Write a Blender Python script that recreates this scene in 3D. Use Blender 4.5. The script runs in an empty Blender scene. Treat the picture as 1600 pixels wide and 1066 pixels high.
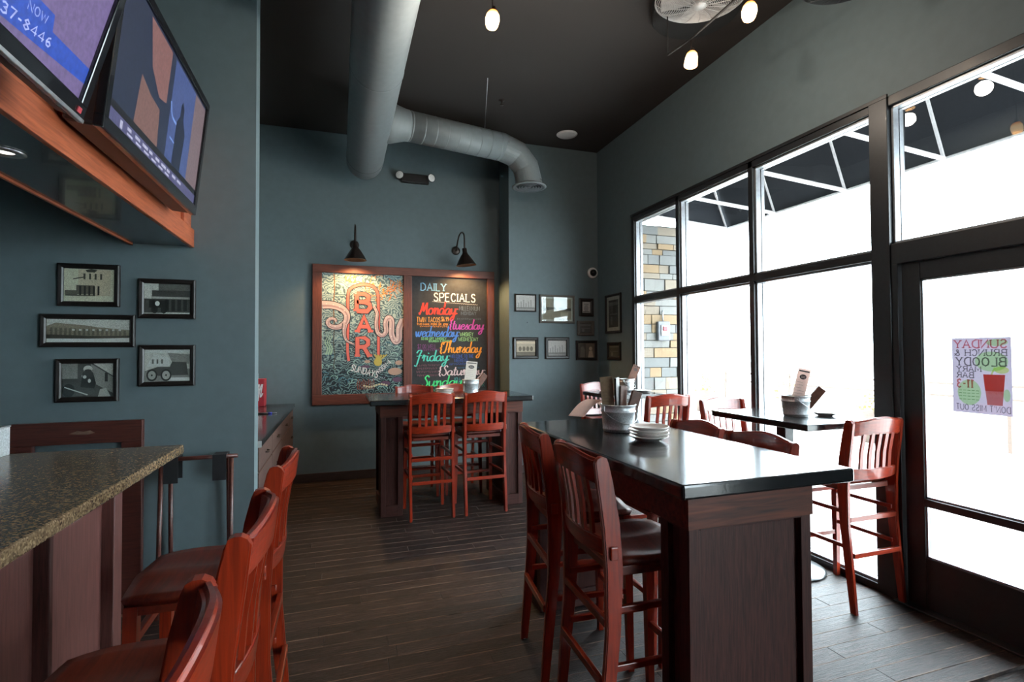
import bpy, bmesh, math, random
from mathutils import Vector, Matrix
random.seed(7)
PI = math.pi
SC = bpy.context.scene
COL = SC.collection

# ------------------------------------------------------------------ camera, sky, light, exposure
cam = bpy.data.cameras.new('camera')
cam_ob = bpy.data.objects.new('camera', cam); COL.objects.link(cam_ob)
cam.sensor_width = 36.0; cam.lens = 18.18; cam.clip_start = 0.05; cam.clip_end = 300
yaw, pitch, roll = math.radians(18.42), math.radians(1.235), math.radians(-0.282)
fwd = Vector((math.sin(yaw)*math.cos(pitch), math.cos(yaw)*math.cos(pitch), math.sin(pitch)))
rt = Vector((math.cos(yaw), -math.sin(yaw), 0)); up = rt.cross(fwd)
r2 = rt*math.cos(roll)+up*math.sin(roll); u2 = -rt*math.sin(roll)+up*math.cos(roll)
mx = Matrix.Identity(4)
for i in range(3):
    mx[i][0], mx[i][1], mx[i][2] = r2[i], u2[i], -fwd[i]
mx[2][3] = 1.5
cam_ob.matrix_world = mx
SC.camera = cam_ob

w = bpy.data.worlds.new('overcast_sky'); SC.world = w; w.use_nodes = True
bg = w.node_tree.nodes['Background']
bg.inputs['Color'].default_value = (0.80, 0.91, 1.0, 1); bg.inputs['Strength'].default_value = 13.5

vs = SC.view_settings
vs.view_transform = 'Standard'; vs.look = 'None'; vs.gamma = 1.0; vs.use_curve_mapping = False
vs.exposure = 0.75
SC.cycles.max_bounces = 8; SC.cycles.diffuse_bounces = 5; SC.cycles.glossy_bounces = 4
SC.cycles.transparent_max_bounces = 12; SC.cycles.sample_clamp_indirect = 6.0
SC.cycles.caustics_reflective = False; SC.cycles.caustics_refractive = False

# ------------------------------------------------------------------ materials
def nmat(name):
    m = bpy.data.materials.new(name); m.use_nodes = True
    nt = m.node_tree; return m, nt, nt.nodes['Principled BSDF']

def N(nt, kind, **kw):
    n = nt.nodes.new(kind)
    for k, v in kw.items():
        if k in n.inputs: n.inputs[k].default_value = v
        else: setattr(n, k, v)
    return n

def coords(nt, scale, offset_random=False, which='Object'):
    tc = N(nt, 'ShaderNodeTexCoord'); mp = N(nt, 'ShaderNodeMapping')
    mp.inputs['Scale'].default_value = scale
    src = tc.outputs[which]
    if offset_random:
        oi = N(nt, 'ShaderNodeObjectInfo')
        mul = N(nt, 'ShaderNodeMath', operation='MULTIPLY'); mul.inputs[1].default_value = 37.0
        nt.links.new(oi.outputs['Random'], mul.inputs[0])
        add = N(nt, 'ShaderNodeVectorMath', operation='ADD')
        nt.links.new(src, add.inputs[0]); nt.links.new(mul.outputs[0], add.inputs[1])
        src = add.outputs[0]
    nt.links.new(src, mp.inputs['Vector'])
    return mp.outputs[0]

def ramp(nt, fac, stops):
    r = N(nt, 'ShaderNodeValToRGB'); el = r.color_ramp.elements
    while len(el) > 1: el.remove(el[-1])
    el[0].position = stops[0][0]; el[0].color = (*stops[0][1], 1)
    for p, c in stops[1:]:
        e = el.new(p); e.color = (*c, 1)
    nt.links.new(fac, r.inputs['Fac']); return r.outputs['Color']

def plain(name, col, rough=0.6, metal=0.0, var=0.12, nscale=9.0, bump=0.0, coat=0.0, spec=0.5):
    m, nt, p = nmat(name)
    v = coords(nt, (nscale,)*3)
    no = N(nt, 'ShaderNodeTexNoise'); no.inputs['Detail'].default_value = 5; nt.links.new(v, no.inputs['Vector'])
    a = tuple(c*(1-var) for c in col); b = tuple(min(1, c*(1+var)) for c in col)
    nt.links.new(ramp(nt, no.outputs['Fac'], [(0.3, a), (0.7, b)]), p.inputs['Base Color'])
    p.inputs['Roughness'].default_value = rough; p.inputs['Metallic'].default_value = metal
    p.inputs['Coat Weight'].default_value = coat; p.inputs['Specular IOR Level'].default_value = spec
    if bump:
        b_ = N(nt, 'ShaderNodeBump'); b_.inputs['Strength'].default_value = bump; b_.inputs['Distance'].default_value = 0.004
        nt.links.new(no.outputs['Fac'], b_.inputs['Height']); nt.links.new(b_.outputs[0], p.inputs['Normal'])
    return m

def wood(name, dark, light, axis='z', rough=0.35, coat=0.25, fine=1.0, rnd=True, bump=0.12, coat_rough=0.15, spec=0.5):
    m, nt, p = nmat(name)
    s = {'x': (1.6, 26, 26), 'y': (26, 1.6, 26), 'z': (26, 26, 1.6)}[axis]
    v = coords(nt, tuple(c*fine for c in s), rnd)
    no = N(nt, 'ShaderNodeTexNoise'); no.inputs['Detail'].default_value = 7; no.inputs['Distortion'].default_value = 0.6
    nt.links.new(v, no.inputs['Vector'])
    mid = tuple((a+b)/2 for a, b in zip(dark, light))
    nt.links.new(ramp(nt, no.outputs['Fac'], [(0.28, dark), (0.5, mid), (0.74, light)]), p.inputs['Base Color'])
    p.inputs['Roughness'].default_value = rough
    p.inputs['Coat Weight'].default_value = coat; p.inputs['Coat Roughness'].default_value = coat_rough
    p.inputs['Specular IOR Level'].default_value = spec
    b_ = N(nt, 'ShaderNodeBump'); b_.inputs['Strength'].default_value = bump; b_.inputs['Distance'].default_value = 0.002
    nt.links.new(no.outputs['Fac'], b_.inputs['Height']); nt.links.new(b_.outputs[0], p.inputs['Normal'])
    return m

def emit(name, col, strength):
    m, nt, p = nmat(name)
    p.inputs['Base Color'].default_value = (*col, 1)
    p.inputs['Emission Color'].default_value = (*col, 1); p.inputs['Emission Strength'].default_value = strength
    p.inputs['Roughness'].default_value = 0.25
    return m

M = {}
M['wall'] = plain('blue_grey_paint', (0.116, 0.158, 0.170), 0.62, var=0.05, nscale=3.0, bump=0.05)
M['ceil'] = plain('dark_brown_ceiling_paint', (0.034, 0.029, 0.0265), 0.85, var=0.15, nscale=40, bump=0.2)
M['duct'] = plain('painted_duct_metal', (0.19, 0.215, 0.225), 0.45, var=0.05, nscale=4)
M['base'] = wood('dark_baseboard_wood', (0.018, 0.010, 0.008), (0.05, 0.026, 0.02), 'x', 0.45)
CH_D, CH_L = (0.150, 0.0125, 0.0045), (0.340, 0.031, 0.0078)
for a in 'xyz':
    M['cherry_'+a] = wood('cherry_wood_'+a, CH_D, CH_L, a, 0.28, 0.55, 0.7, bump=0.03, coat_rough=0.09)
M['seatwood'] = wood('dark_cherry_seat_wood', (0.080, 0.011, 0.006), (0.19, 0.028, 0.011), 'x', 0.38, 0.22, 0.5, bump=0.03)
for a in 'xyz':
    M['oak_'+a] = wood('dark_stained_oak_'+a, (0.022, 0.0075, 0.0062), (0.072, 0.0225, 0.0175), a, 0.55, 0.05, 1.2, bump=0.3, spec=0.3)
M['apron'] = wood('reddish_stained_oak', (0.030, 0.011, 0.008), (0.15, 0.040, 0.022), 'x', 0.52, 0.05, 0.42, bump=0.3, spec=0.3)
M['bronzewood'] = wood('bar_front_wood', (0.070, 0.024, 0.020), (0.155, 0.056, 0.046), 'z', 0.42, 0.15, 0.9)
M['fascia'] = wood('orange_oak_fascia', (0.25, 0.054, 0.021), (0.47, 0.120, 0.046), 'y', 0.4, 0.2, 0.9)
M['redframe'] = wood('dark_red_frame_wood', (0.045, 0.012, 0.009), (0.10, 0.026, 0.018), 'x', 0.4, 0.2)
M['boardframe'] = wood('board_frame_wood', (0.085, 0.022, 0.013), (0.19, 0.050, 0.028), 'x', 0.45, 0.1)
M['cabinet'] = wood('brown_cabinet_wood', (0.06, 0.034, 0.028), (0.12, 0.068, 0.055), 'y', 0.45, 0.1)
M['blacktop'] = wood('black_stained_tabletop', (0.006, 0.007, 0.008), (0.016, 0.017, 0.018), 'y', 0.16, 0.3, 0.6, bump=0.12, coat_rough=0.08)
M['blacktop_x'] = wood('black_stained_tabletop_x', (0.006, 0.007, 0.008), (0.016, 0.017, 0.018), 'x', 0.16, 0.3, 0.6, bump=0.12, coat_rough=0.08)
M['black'] = plain('black_plastic', (0.012, 0.012, 0.013), 0.4)
M['gloss_black'] = plain('gloss_black_plastic', (0.010, 0.010, 0.012), 0.12, coat=0.3)
M['strap'] = plain('black_webbing', (0.010, 0.010, 0.012), 0.9)
M['frame_black'] = plain('black_picture_frame', (0.012, 0.009, 0.008), 0.35)
M['frame_grey'] = plain('grey_wood_picture_frame', (0.10, 0.085, 0.07), 0.5, var=0.3, nscale=30)
M['matboard'] = plain('cream_mat_board', (0.45, 0.43, 0.38), 0.8)
M['alu'] = plain('dark_bronze_aluminium', (0.016, 0.017, 0.019), 0.38, metal=0.0, coat=0.1)
M['stop'] = plain('daylit_aluminium_stop', (0.30, 0.31, 0.33), 0.35, metal=0.6)  # pale tone carries the daylight on the sides of the dark frames
M['steel'] = plain('brushed_steel', (0.55, 0.56, 0.57), 0.3, metal=1.0)
M['galv'] = plain('galvanised_steel', (0.62, 0.65, 0.66), 0.42, metal=0.65, var=0.25, nscale=30)
M['white'] = plain('white_china', (0.86, 0.81, 0.77), 0.2, coat=0.3, var=0.03)
M['whiteplastic'] = plain('white_plastic', (0.80, 0.79, 0.77), 0.45, var=0.03)
M['bronze'] = plain('oil_rubbed_bronze', (0.030, 0.020, 0.016), 0.35, metal=0.5)
M['lens'] = plain('clear_lamp_lens', (0.85, 0.85, 0.83), 0.12, coat=0.5)
M['paper'] = plain('off_white_paper', (0.62, 0.55, 0.48), 0.8, var=0.05)
M['kraft'] = plain('kraft_menu_paper', (0.30, 0.21, 0.125), 0.8, var=0.15)
M['leather'] = plain('brown_leather', (0.13, 0.055, 0.035), 0.4, var=0.25)
M['ink'] = plain('dark_ink', (0.03, 0.028, 0.03), 0.7)
M['red'] = plain('red_card', (0.36, 0.018, 0.03), 0.5)
M['whiteink'] = plain('white_ink', (0.75, 0.72, 0.70), 0.7)
M['blue_plastic'] = plain('blue_plastic', (0.05, 0.07, 0.5), 0.3)
M['concrete'] = plain('pale_concrete', (0.52, 0.50, 0.47), 0.9, nscale=3)
M['awning'] = plain('dark_awning_fabric', (0.012, 0.014, 0.020), 0.9)
M['awning_bar'] = plain('white_painted_steel', (0.75, 0.72, 0.74), 0.4)
M['rail'] = plain('patio_rail_wood', (0.095, 0.065, 0.05), 0.7)
M['leaf'] = plain('yellow_green_leaves', (0.16, 0.13, 0.03), 0.8, var=0.5, nscale=30)
M['mortar'] = plain('grey_mortar', (0.11, 0.105, 0.098), 0.95)
M['drum'] = plain('matt_black_drum', (0.007, 0.007, 0.007), 0.9)
M['cage'] = plain('silver_fan_wire', (0.42, 0.41, 0.40), 0.4, metal=0.3)
def lamp_glass():
    m, nt, p = nmat('amber_lamp_glass')                       # amber at the crown, white where the bulb sits
    tc = N(nt, 'ShaderNodeTexCoord'); sx = N(nt, 'ShaderNodeSeparateXYZ'); nt.links.new(tc.outputs['Generated'], sx.inputs[0])
    c = ramp(nt, sx.outputs['Z'], [(0.0, (1.0, 0.62, 0.28)), (0.25, (1.0, 0.80, 0.52)), (0.6, (1.0, 0.74, 0.42)), (0.85, (0.8, 0.30, 0.07)), (1.0, (0.35, 0.08, 0.015))])
    nt.links.new(c, p.inputs['Emission Color']); p.inputs['Emission Strength'].default_value = 2.6
    p.inputs['Base Color'].default_value = (0.6, 0.3, 0.1, 1); p.inputs['Roughness'].default_value = 0.2
    return m
M['screen_glow'] = lamp_glass()
M['bulb'] = emit('warm_bulb', (1.0, 0.60, 0.26), 40.0)
M['canlight'] = emit('white_can_light', (1.0, 0.93, 0.85), 1.2)
ST = [plain('stone_tan', (0.205, 0.140, 0.080), 0.9, var=0.35, nscale=14, bump=0.5), plain('stone_grey', (0.125, 0.125, 0.122), 0.9, var=0.35, nscale=14, bump=0.5),
      plain('stone_buff', (0.185, 0.150, 0.115), 0.9, var=0.3, nscale=14, bump=0.5), plain('stone_pale', (0.165, 0.160, 0.150), 0.9, var=0.3, nscale=14, bump=0.5)]

def glass_mat():
    m = bpy.data.materials.new('window_glass'); m.use_nodes = True; nt = m.node_tree
    for n in list(nt.nodes): nt.nodes.remove(n)
    o = N(nt, 'ShaderNodeOutputMaterial'); mixs = N(nt, 'ShaderNodeMixShader')
    t = N(nt, 'ShaderNodeBsdfTransparent'); t.inputs['Color'].default_value = (0.96, 0.98, 0.97, 1)
    g = N(nt, 'ShaderNodeBsdfGlossy'); g.inputs['Roughness'].default_value = 0.0
    lw = N(nt, 'ShaderNodeLayerWeight'); lw.inputs['Blend'].default_value = 0.5
    pw = N(nt, 'ShaderNodeMath', operation='POWER'); pw.inputs[1].default_value = 5.0; nt.links.new(lw.outputs['Facing'], pw.inputs[0])
    f = N(nt, 'ShaderNodeMapRange'); f.inputs['To Min'].default_value = 0.035; f.inputs['To Max'].default_value = 0.9
    nt.links.new(pw.outputs[0], f.inputs['Value'])
    nt.links.new(f.outputs[0], mixs.inputs[0]); nt.links.new(t.outputs[0], mixs.inputs[1]); nt.links.new(g.outputs[0], mixs.inputs[2])
    nt.links.new(mixs.outputs[0], o.inputs['Surface']); return m
M['glass'] = glass_mat()

def translucent(name, col, k=0.6):
    m = bpy.data.materials.new(name); m.use_nodes = True; nt = m.node_tree
    for n in list(nt.nodes): nt.nodes.remove(n)
    o = N(nt, 'ShaderNodeOutputMaterial'); mixs = N(nt, 'ShaderNodeMixShader'); mixs.inputs[0].default_value = k
    v = coords(nt, (20,)*3); no = N(nt, 'ShaderNodeTexNoise'); nt.links.new(v, no.inputs['Vector'])
    c = ramp(nt, no.outputs['Fac'], [(0.3, tuple(x*0.95 for x in col)), (0.7, col)])
    d = N(nt, 'ShaderNodeBsdfDiffuse'); t = N(nt, 'ShaderNodeBsdfTranslucent')
    nt.links.new(c, d.inputs['Color']); nt.links.new(c, t.inputs['Color'])
    nt.links.new(d.outputs[0], mixs.inputs[1]); nt.links.new(t.outputs[0], mixs.inputs[2])
    nt.links.new(mixs.outputs[0], o.inputs['Surface']); return m

M['pinkpaper'] = translucent('pale_pink_paper_sheet', (0.84, 0.68, 0.62), 0.4)

def floor_mat(name, rnd):
    m, nt, p = nmat(name)
    v = coords(nt, (3.0, 75, 75), rnd)
    no = N(nt, 'ShaderNodeTexNoise'); no.inputs['Detail'].default_value = 8; no.inputs['Distortion'].default_value = 0.8
    nt.links.new(v, no.inputs['Vector'])
    nb = N(nt, 'ShaderNodeTexNoise'); nb.inputs['Detail'].default_value = 5; nb.inputs['Distortion'].default_value = 1.2
    nt.links.new(coords(nt, (0.9, 22, 22), rnd), nb.inputs['Vector'])
    av = N(nt, 'ShaderNodeMixRGB'); av.inputs[0].default_value = 0.5; nt.links.new(no.outputs['Fac'], av.inputs[1]); nt.links.new(nb.outputs['Fac'], av.inputs[2])
    c = ramp(nt, av.outputs[0], [(0.34, (0.003, 0.0017, 0.0014)), (0.46, (0.012, 0.0066, 0.0054)), (0.55, (0.029, 0.0160, 0.0130)), (0.66, (0.105, 0.058, 0.044))])
    oi = N(nt, 'ShaderNodeObjectInfo'); mr = N(nt, 'ShaderNodeMapRange'); mr.inputs['To Min'].default_value = 0.55; mr.inputs['To Max'].default_value = 1.45
    nt.links.new(oi.outputs['Random'], mr.inputs['Value'])
    hs = N(nt, 'ShaderNodeHueSaturation'); nt.links.new(mr.outputs[0], hs.inputs['Value']); nt.links.new(c, hs.inputs['Color'])
    base = hs.outputs[0]
    if rnd:                                                       # worn pale arrises along the plank edges
        tc = N(nt, 'ShaderNodeTexCoord'); sx = N(nt, 'ShaderNodeSeparateXYZ'); nt.links.new(tc.outputs['Object'], sx.inputs[0])
        e = N(nt, 'ShaderNodeMapRange'); e.inputs['From Min'].default_value = 0.0005; e.inputs['From Max'].default_value = 0.006; e.inputs['To Min'].default_value = 1.0; e.inputs['To Max'].default_value = 0.0
        nt.links.new(sx.outputs['Y'], e.inputs['Value'])
        wn = N(nt, 'ShaderNodeTexNoise'); wn.inputs['Scale'].default_value = 6; nt.links.new(coords(nt, (1, 1, 1), True), wn.inputs['Vector'])
        wm = N(nt, 'ShaderNodeMapRange'); wm.inputs['From Min'].default_value = 0.36; wm.inputs['From Max'].default_value = 0.55; nt.links.new(wn.outputs['Fac'], wm.inputs['Value'])
        mu_ = N(nt, 'ShaderNodeMath', operation='MULTIPLY'); nt.links.new(e.outputs[0], mu_.inputs[0]); nt.links.new(wm.outputs[0], mu_.inputs[1])
        mx_ = N(nt, 'ShaderNodeMixRGB'); mx_.inputs[2].default_value = (0.24, 0.15, 0.105, 1); nt.links.new(mu_.outputs[0], mx_.inputs[0]); nt.links.new(base, mx_.inputs[1]); base = mx_.outputs[0]
    nt.links.new(base, p.inputs['Base Color']); p.inputs['Specular IOR Level'].default_value = 0.38
    v2 = coords(nt, (3, 60, 1), rnd); n2 = N(nt, 'ShaderNodeTexNoise'); n2.inputs['Detail'].default_value = 4; nt.links.new(v2, n2.inputs['Vector'])
    r2_ = N(nt, 'ShaderNodeMapRange'); r2_.inputs['To Min'].default_value = 0.30; r2_.inputs['To Max'].default_value = 0.62
    nt.links.new(n2.outputs['Fac'], r2_.inputs['Value']); nt.links.new(r2_.outputs[0], p.inputs['Roughness'])
    b_ = N(nt, 'ShaderNodeBump'); b_.inputs['Strength'].default_value = 0.8; b_.inputs['Distance'].default_value = 0.006
    nt.links.new(av.outputs[0], b_.inputs['Height']); nt.links.new(b_.outputs[0], p.inputs['Normal'])
    return m
M['plank'] = floor_mat('worn_dark_floor_plank', True)
M['floor'] = floor_mat('dark_wood_floor_base', False)

def granite():
    m, nt, p = nmat('brown_granite')
    v = coords(nt, (1, 1, 1))
    vo = N(nt, 'ShaderNodeTexVoronoi'); vo.inputs['Scale'].default_value = 190; nt.links.new(v, vo.inputs['Vector'])
    no = N(nt, 'ShaderNodeTexNoise'); no.inputs['Scale'].default_value = 55; no.inputs['Detail'].default_value = 6; nt.links.new(v, no.inputs['Vector'])
    sep = N(nt, 'ShaderNodeSeparateColor'); nt.links.new(vo.outputs['Color'], sep.inputs[0])
    mixf = N(nt, 'ShaderNodeMath', operation='ADD'); nt.links.new(sep.outputs[0], mixf.inputs[0]); nt.links.new(no.outputs['Fac'], mixf.inputs[1])
    half = N(nt, 'ShaderNodeMath', operation='MULTIPLY'); half.inputs[1].default_value = 0.5; nt.links.new(mixf.outputs[0], half.inputs[0])
    c = ramp(nt, half.outputs[0], [(0.2, (0.070, 0.045, 0.026)), (0.45, (0.125, 0.084, 0.048)), (0.62, (0.180, 0.122, 0.068)), (0.80, (0.30, 0.215, 0.13))])
    nt.links.new(c, p.inputs['Base Color']); p.inputs['Roughness'].default_value = 0.22
    return m
M['granite'] = granite()

def mural_mat():
    m, nt, p = nmat('painted_sea_mural')
    v = coords(nt, (1, 1, 1))
    no = N(nt, 'ShaderNodeTexNoise'); no.inputs['Scale'].default_value = 5; no.inputs['Detail'].default_value = 3; nt.links.new(v, no.inputs['Vector'])
    mixv = N(nt, 'ShaderNodeMixRGB'); mixv.inputs[0].default_value = 0.35; nt.links.new(v, mixv.inputs[1]); nt.links.new(no.outputs['Color'], mixv.inputs[2])
    wv = N(nt, 'ShaderNodeTexWave'); wv.bands_direction = 'Z'; wv.inputs['Scale'].default_value = 12; wv.inputs['Distortion'].default_value = 2.6; wv.inputs['Detail'].default_value = 3
    wv.inputs['Detail Scale'].default_value = 2.2
    nt.links.new(mixv.outputs[0], wv.inputs['Vector'])
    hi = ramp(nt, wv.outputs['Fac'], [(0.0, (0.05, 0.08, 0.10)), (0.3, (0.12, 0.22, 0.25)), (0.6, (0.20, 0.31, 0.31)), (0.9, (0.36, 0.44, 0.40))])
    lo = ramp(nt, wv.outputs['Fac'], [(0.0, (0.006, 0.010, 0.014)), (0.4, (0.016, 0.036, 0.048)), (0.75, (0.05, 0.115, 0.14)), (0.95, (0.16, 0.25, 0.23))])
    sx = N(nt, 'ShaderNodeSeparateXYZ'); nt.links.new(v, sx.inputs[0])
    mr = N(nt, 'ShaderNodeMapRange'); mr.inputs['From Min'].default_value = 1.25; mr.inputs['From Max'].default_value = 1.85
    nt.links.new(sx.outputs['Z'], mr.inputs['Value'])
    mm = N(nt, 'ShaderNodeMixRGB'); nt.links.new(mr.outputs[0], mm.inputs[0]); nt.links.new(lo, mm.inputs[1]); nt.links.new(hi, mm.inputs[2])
    nt.links.new(mm.outputs[0], p.inputs['Base Color']); p.inputs['Roughness'].default_value = 0.75
    return m
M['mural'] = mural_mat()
M['chalkboard'] = plain('chalkboard_black', (0.022, 0.023, 0.025), 0.7, var=0.25, nscale=6)

_paint = {}
def paint(col, rough=0.75):
    k = tuple(round(c, 3) for c in col)
    if k not in _paint:
        _paint[k] = plain('paint_%d_%d_%d' % tuple(int(c*255) for c in k), k, rough, var=0.1, nscale=60)
    return _paint[k]
def srgb(r, g, b):
    f = lambda c: (c/255/12.92) if c/255 <= 0.04045 else ((c/255+0.055)/1.055)**2.4
    return (f(r), f(g), f(b))
_scr = {}
def screen(r, g, b, s=1.0):
    k = (r, g, b)
    if k not in _scr:
        m, nt, p = nmat('screen_light_%d_%d_%d' % k)
        c = srgb(r, g, b)
        v = coords(nt, (14,)*3); no = N(nt, 'ShaderNodeTexNoise'); no.inputs['Detail'].default_value = 3; nt.links.new(v, no.inputs['Vector'])
        rr = ramp(nt, no.outputs['Fac'], [(0.3, tuple(x*0.75 for x in c)), (0.7, tuple(x*1.15 for x in c))])
        nt.links.new(rr, p.inputs['Emission Color']); p.inputs['Emission Strength'].default_value = s
        p.inputs['Base Color'].default_value = (0.01, 0.01, 0.012, 1); p.inputs['Roughness'].default_value = 0.3
        _scr[k] = m
    return _scr[k]

# ------------------------------------------------------------------ mesh helpers
class MB:
    """collects shapes of one part; build() links them as one mesh object"""
    def __init__(s): s.v = []; s.f = []; s.mi = []; s.mats = []; s.smooth = []
    def _m(s, mat):
        if mat is None: return 0
        if mat not in s.mats: s.mats.append(mat)
        return s.mats.index(mat)
    def add(s, vs, fs, mat=None, smooth=False):
        o = len(s.v); s.v += [tuple(v) for v in vs]; i = s._m(mat)
        for f in fs: s.f.append(tuple(o+k for k in f)); s.mi.append(i); s.smooth.append(smooth)
        return s
    def box(s, x0, x1, y0, y1, z0, z1, bev=0.0, mat=None):
        x0, x1 = sorted((x0, x1)); y0, y1 = sorted((y0, y1)); z0, z1 = sorted((z0, z1))
        if bev <= 0:
            vs = [(x, y, z) for x in (x0, x1) for y in (y0, y1) for z in (z0, z1)]
            fs = [(0, 1, 3, 2), (4, 6, 7, 5), (0, 4, 5, 1), (2, 3, 7, 6), (0, 2, 6, 4), (1, 5, 7, 3)]
            return s.add(vs, fs, mat)
        bm = bmesh.new(); bmesh.ops.create_cube(bm, size=1.0)
        for v in bm.verts:
            v.co = ((x0+x1)/2+v.co.x*(x1-x0), (y0+y1)/2+v.co.y*(y1-y0), (z0+z1)/2+v.co.z*(z1-z0))
        bmesh.ops.bevel(bm, geom=bm.edges[:], offset=bev, segments=2, profile=0.5, affect='EDGES')
        bm.verts.index_update()
        s.add([v.co.copy() for v in bm.verts], [[v.index for v in f.verts] for f in bm.faces], mat)
        bm.free(); return s
    def prism(s, pts, a0, a1, axis, mat=None):
        """polygon pts in the two other axes (order x,y,z minus axis), extruded a0..a1 along axis"""
        def P(p, a):
            return {'x': (a, p[0], p[1]), 'y': (p[0], a, p[1]), 'z': (p[0], p[1], a)}[axis]
        n = len(pts)
        vs = [P(p, a0) for p in pts]+[P(p, a1) for p in pts]
        fs = [tuple(range(n)), tuple(range(2*n-1, n-1, -1))]+[(i, i+n, (i+1) % n+n, (i+1) % n) for i in range(n)]
        return s.add(vs, fs, mat)
    def tube(s, path, r, n=10, mat=None, cap=True, smooth=True):
        path = [Vector(p) for p in path]; rr = r if isinstance(r, (list, tuple)) else [r]*len(path)
        vs = []; fs = []; prev = None
        for i, p in enumerate(path):
            d = (path[min(i+1, len(path)-1)]-path[max(i-1, 0)]).normalized()
            if prev is None:
                a = d.orthogonal().normalized()
            else:
                a = (prev-d*prev.dot(d))
                a = a.normalized() if a.length > 1e-6 else d.orthogonal().normalized()
            prev = a; b = d.cross(a)
            for k in range(n):
                t = 2*PI*k/n; vs.append(p+(a*math.cos(t)+b*math.sin(t))*rr[i])
        for i in range(len(path)-1):
            for k in range(n):
                fs.append((i*n+k, i*n+(k+1) % n, (i+1)*n+(k+1) % n, (i+1)*n+k))
        s.add(vs, fs, mat, smooth)
        if cap:
            o = len(vs); s.add(vs[:n], [tuple(range(n-1, -1, -1))], mat); s.add(vs[-n:], [tuple(range(n))], mat)
        return s
    def lathe(s, prof, n=24, c=(0, 0, 0), mat=None, smooth=True, M4=None):
        vs = []; fs = []
        for r, z in prof:
            for k in range(n):
                t = 2*PI*k/n; v = Vector((r*math.cos(t), r*math.sin(t), z))
                if M4 is not None: v = M4 @ v
                vs.append(v+Vector(c))
        for i in range(len(prof)-1):
            for k in range(n):
                fs.append((i*n+k, i*n+(k+1) % n, (i+1)*n+(k+1) % n, (i+1)*n+k))
        return s.add(vs, fs, mat, smooth)
    def build(s, name, mat=None, parent=None, loc=None):
        me = bpy.data.meshes.new(name)
        me.from_pydata(s.v, [], s.f)
        if mat is not None and not s.mats: me.materials.append(mat)
        else:
            for m_ in s.mats: me.materials.append(m_)
            me.polygons.foreach_set('material_index', s.mi)
        me.polygons.foreach_set('use_smooth', s.smooth)
        bm = bmesh.new(); bm.from_mesh(me); bmesh.ops.remove_doubles(bm, verts=bm.verts, dist=1e-6)
        bmesh.ops.recalc_face_normals(bm, faces=bm.faces); bm.to_mesh(me); bm.free()
        me.update()
        o = bpy.data.objects.new(name, me); COL.objects.link(o)
        if parent is not None: o.parent = parent
        if loc is not None: o.location = loc
        return o

def build_flat(mb, name, parent=None):
    """as build() but keeps the face winding (open printed sheets)"""
    me = bpy.data.meshes.new(name); me.from_pydata(mb.v, [], mb.f)
    for m_ in mb.mats: me.materials.append(m_)
    me.polygons.foreach_set('material_index', mb.mi); me.update()
    o = bpy.data.objects.new(name, me); COL.objects.link(o)
    if parent is not None: o.parent = parent
    return o

def tag(o, label=None, cat=None, group=None, kind=None):
    if label: o['label'] = label
    if cat: o['category'] = cat
    if group: o['group'] = group
    if kind: o['kind'] = kind
    return o

def thing(name, label, cat, loc=(0, 0, 0), rz=0.0, group=None):
    o = bpy.data.objects.new(name, None); COL.objects.link(o); o.empty_display_size = 0.1
    o.location = loc; o.rotation_euler = (0, 0, rz)
    return tag(o, label, cat, group)

def struct(mb, name, mat, parent=None):
    o = mb.build(name, mat, parent)
    if parent is None: o['kind'] = 'structure'
    return o

def structE(name):
    o = bpy.data.objects.new(name, None); COL.objects.link(o); o['kind'] = 'structure'; return o

def copy_thing(root, loc, rz, label, group=None):
    r = root.copy(); COL.objects.link(r); r.location = loc; r.rotation_euler = (0, 0, rz); r['label'] = label
    if group: r['group'] = group
    for ch in list(root.children):
        c = ch.copy(); COL.objects.link(c); c.parent = r
        for g in list(ch.children):
            d = g.copy(); COL.objects.link(d); d.parent = c
    return r

# ------------------------------------------------------------------ flat print: strokes, lettering, script
def catmull(p, k=6):
    if len(p) < 3: return list(p)
    out = []
    q = [p[0]]+list(p)+[p[-1]]
    for i in range(1, len(q)-2):
        a, b, c, d = q[i-1], q[i], q[i+1], q[i+2]
        for j in range(k):
            t = j/k
            out.append(tuple(0.5*((2*b[m])+(-a[m]+c[m])*t+(2*a[m]-5*b[m]+4*c[m]-d[m])*t*t+(-a[m]+3*b[m]-3*c[m]+d[m])*t**3) for m in (0, 1)))
    out.append(tuple(p[-1])); return out

def ribbon(pts, width):
    """list of quads following a 2-D polyline; width is a number or a function (i, n, direction)"""
    n = len(pts); L = []; R = []
    for i, p in enumerate(pts):
        a = pts[max(i-1, 0)]; b = pts[min(i+1, n-1)]
        dx, dy = b[0]-a[0], b[1]-a[1]; l = math.hypot(dx, dy) or 1e-9; dx /= l; dy /= l
        k = 1.0
        if 0 < i < n-1:
            ax, ay = p[0]-a[0], p[1]-a[1]; la = math.hypot(ax, ay) or 1e-9
            cosv = (ax*dx+ay*dy)/la; k = min(1.5, 1/max(0.4, cosv))
        wd = (width(i, n, (dx, dy)) if callable(width) else width)*0.5*k
        L.append((p[0]-dy*wd, p[1]+dx*wd)); R.append((p[0]+dy*wd, p[1]-dx*wd))
    return [[R[i], R[i+1], L[i+1], L[i]] for i in range(n-1)]

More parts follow.
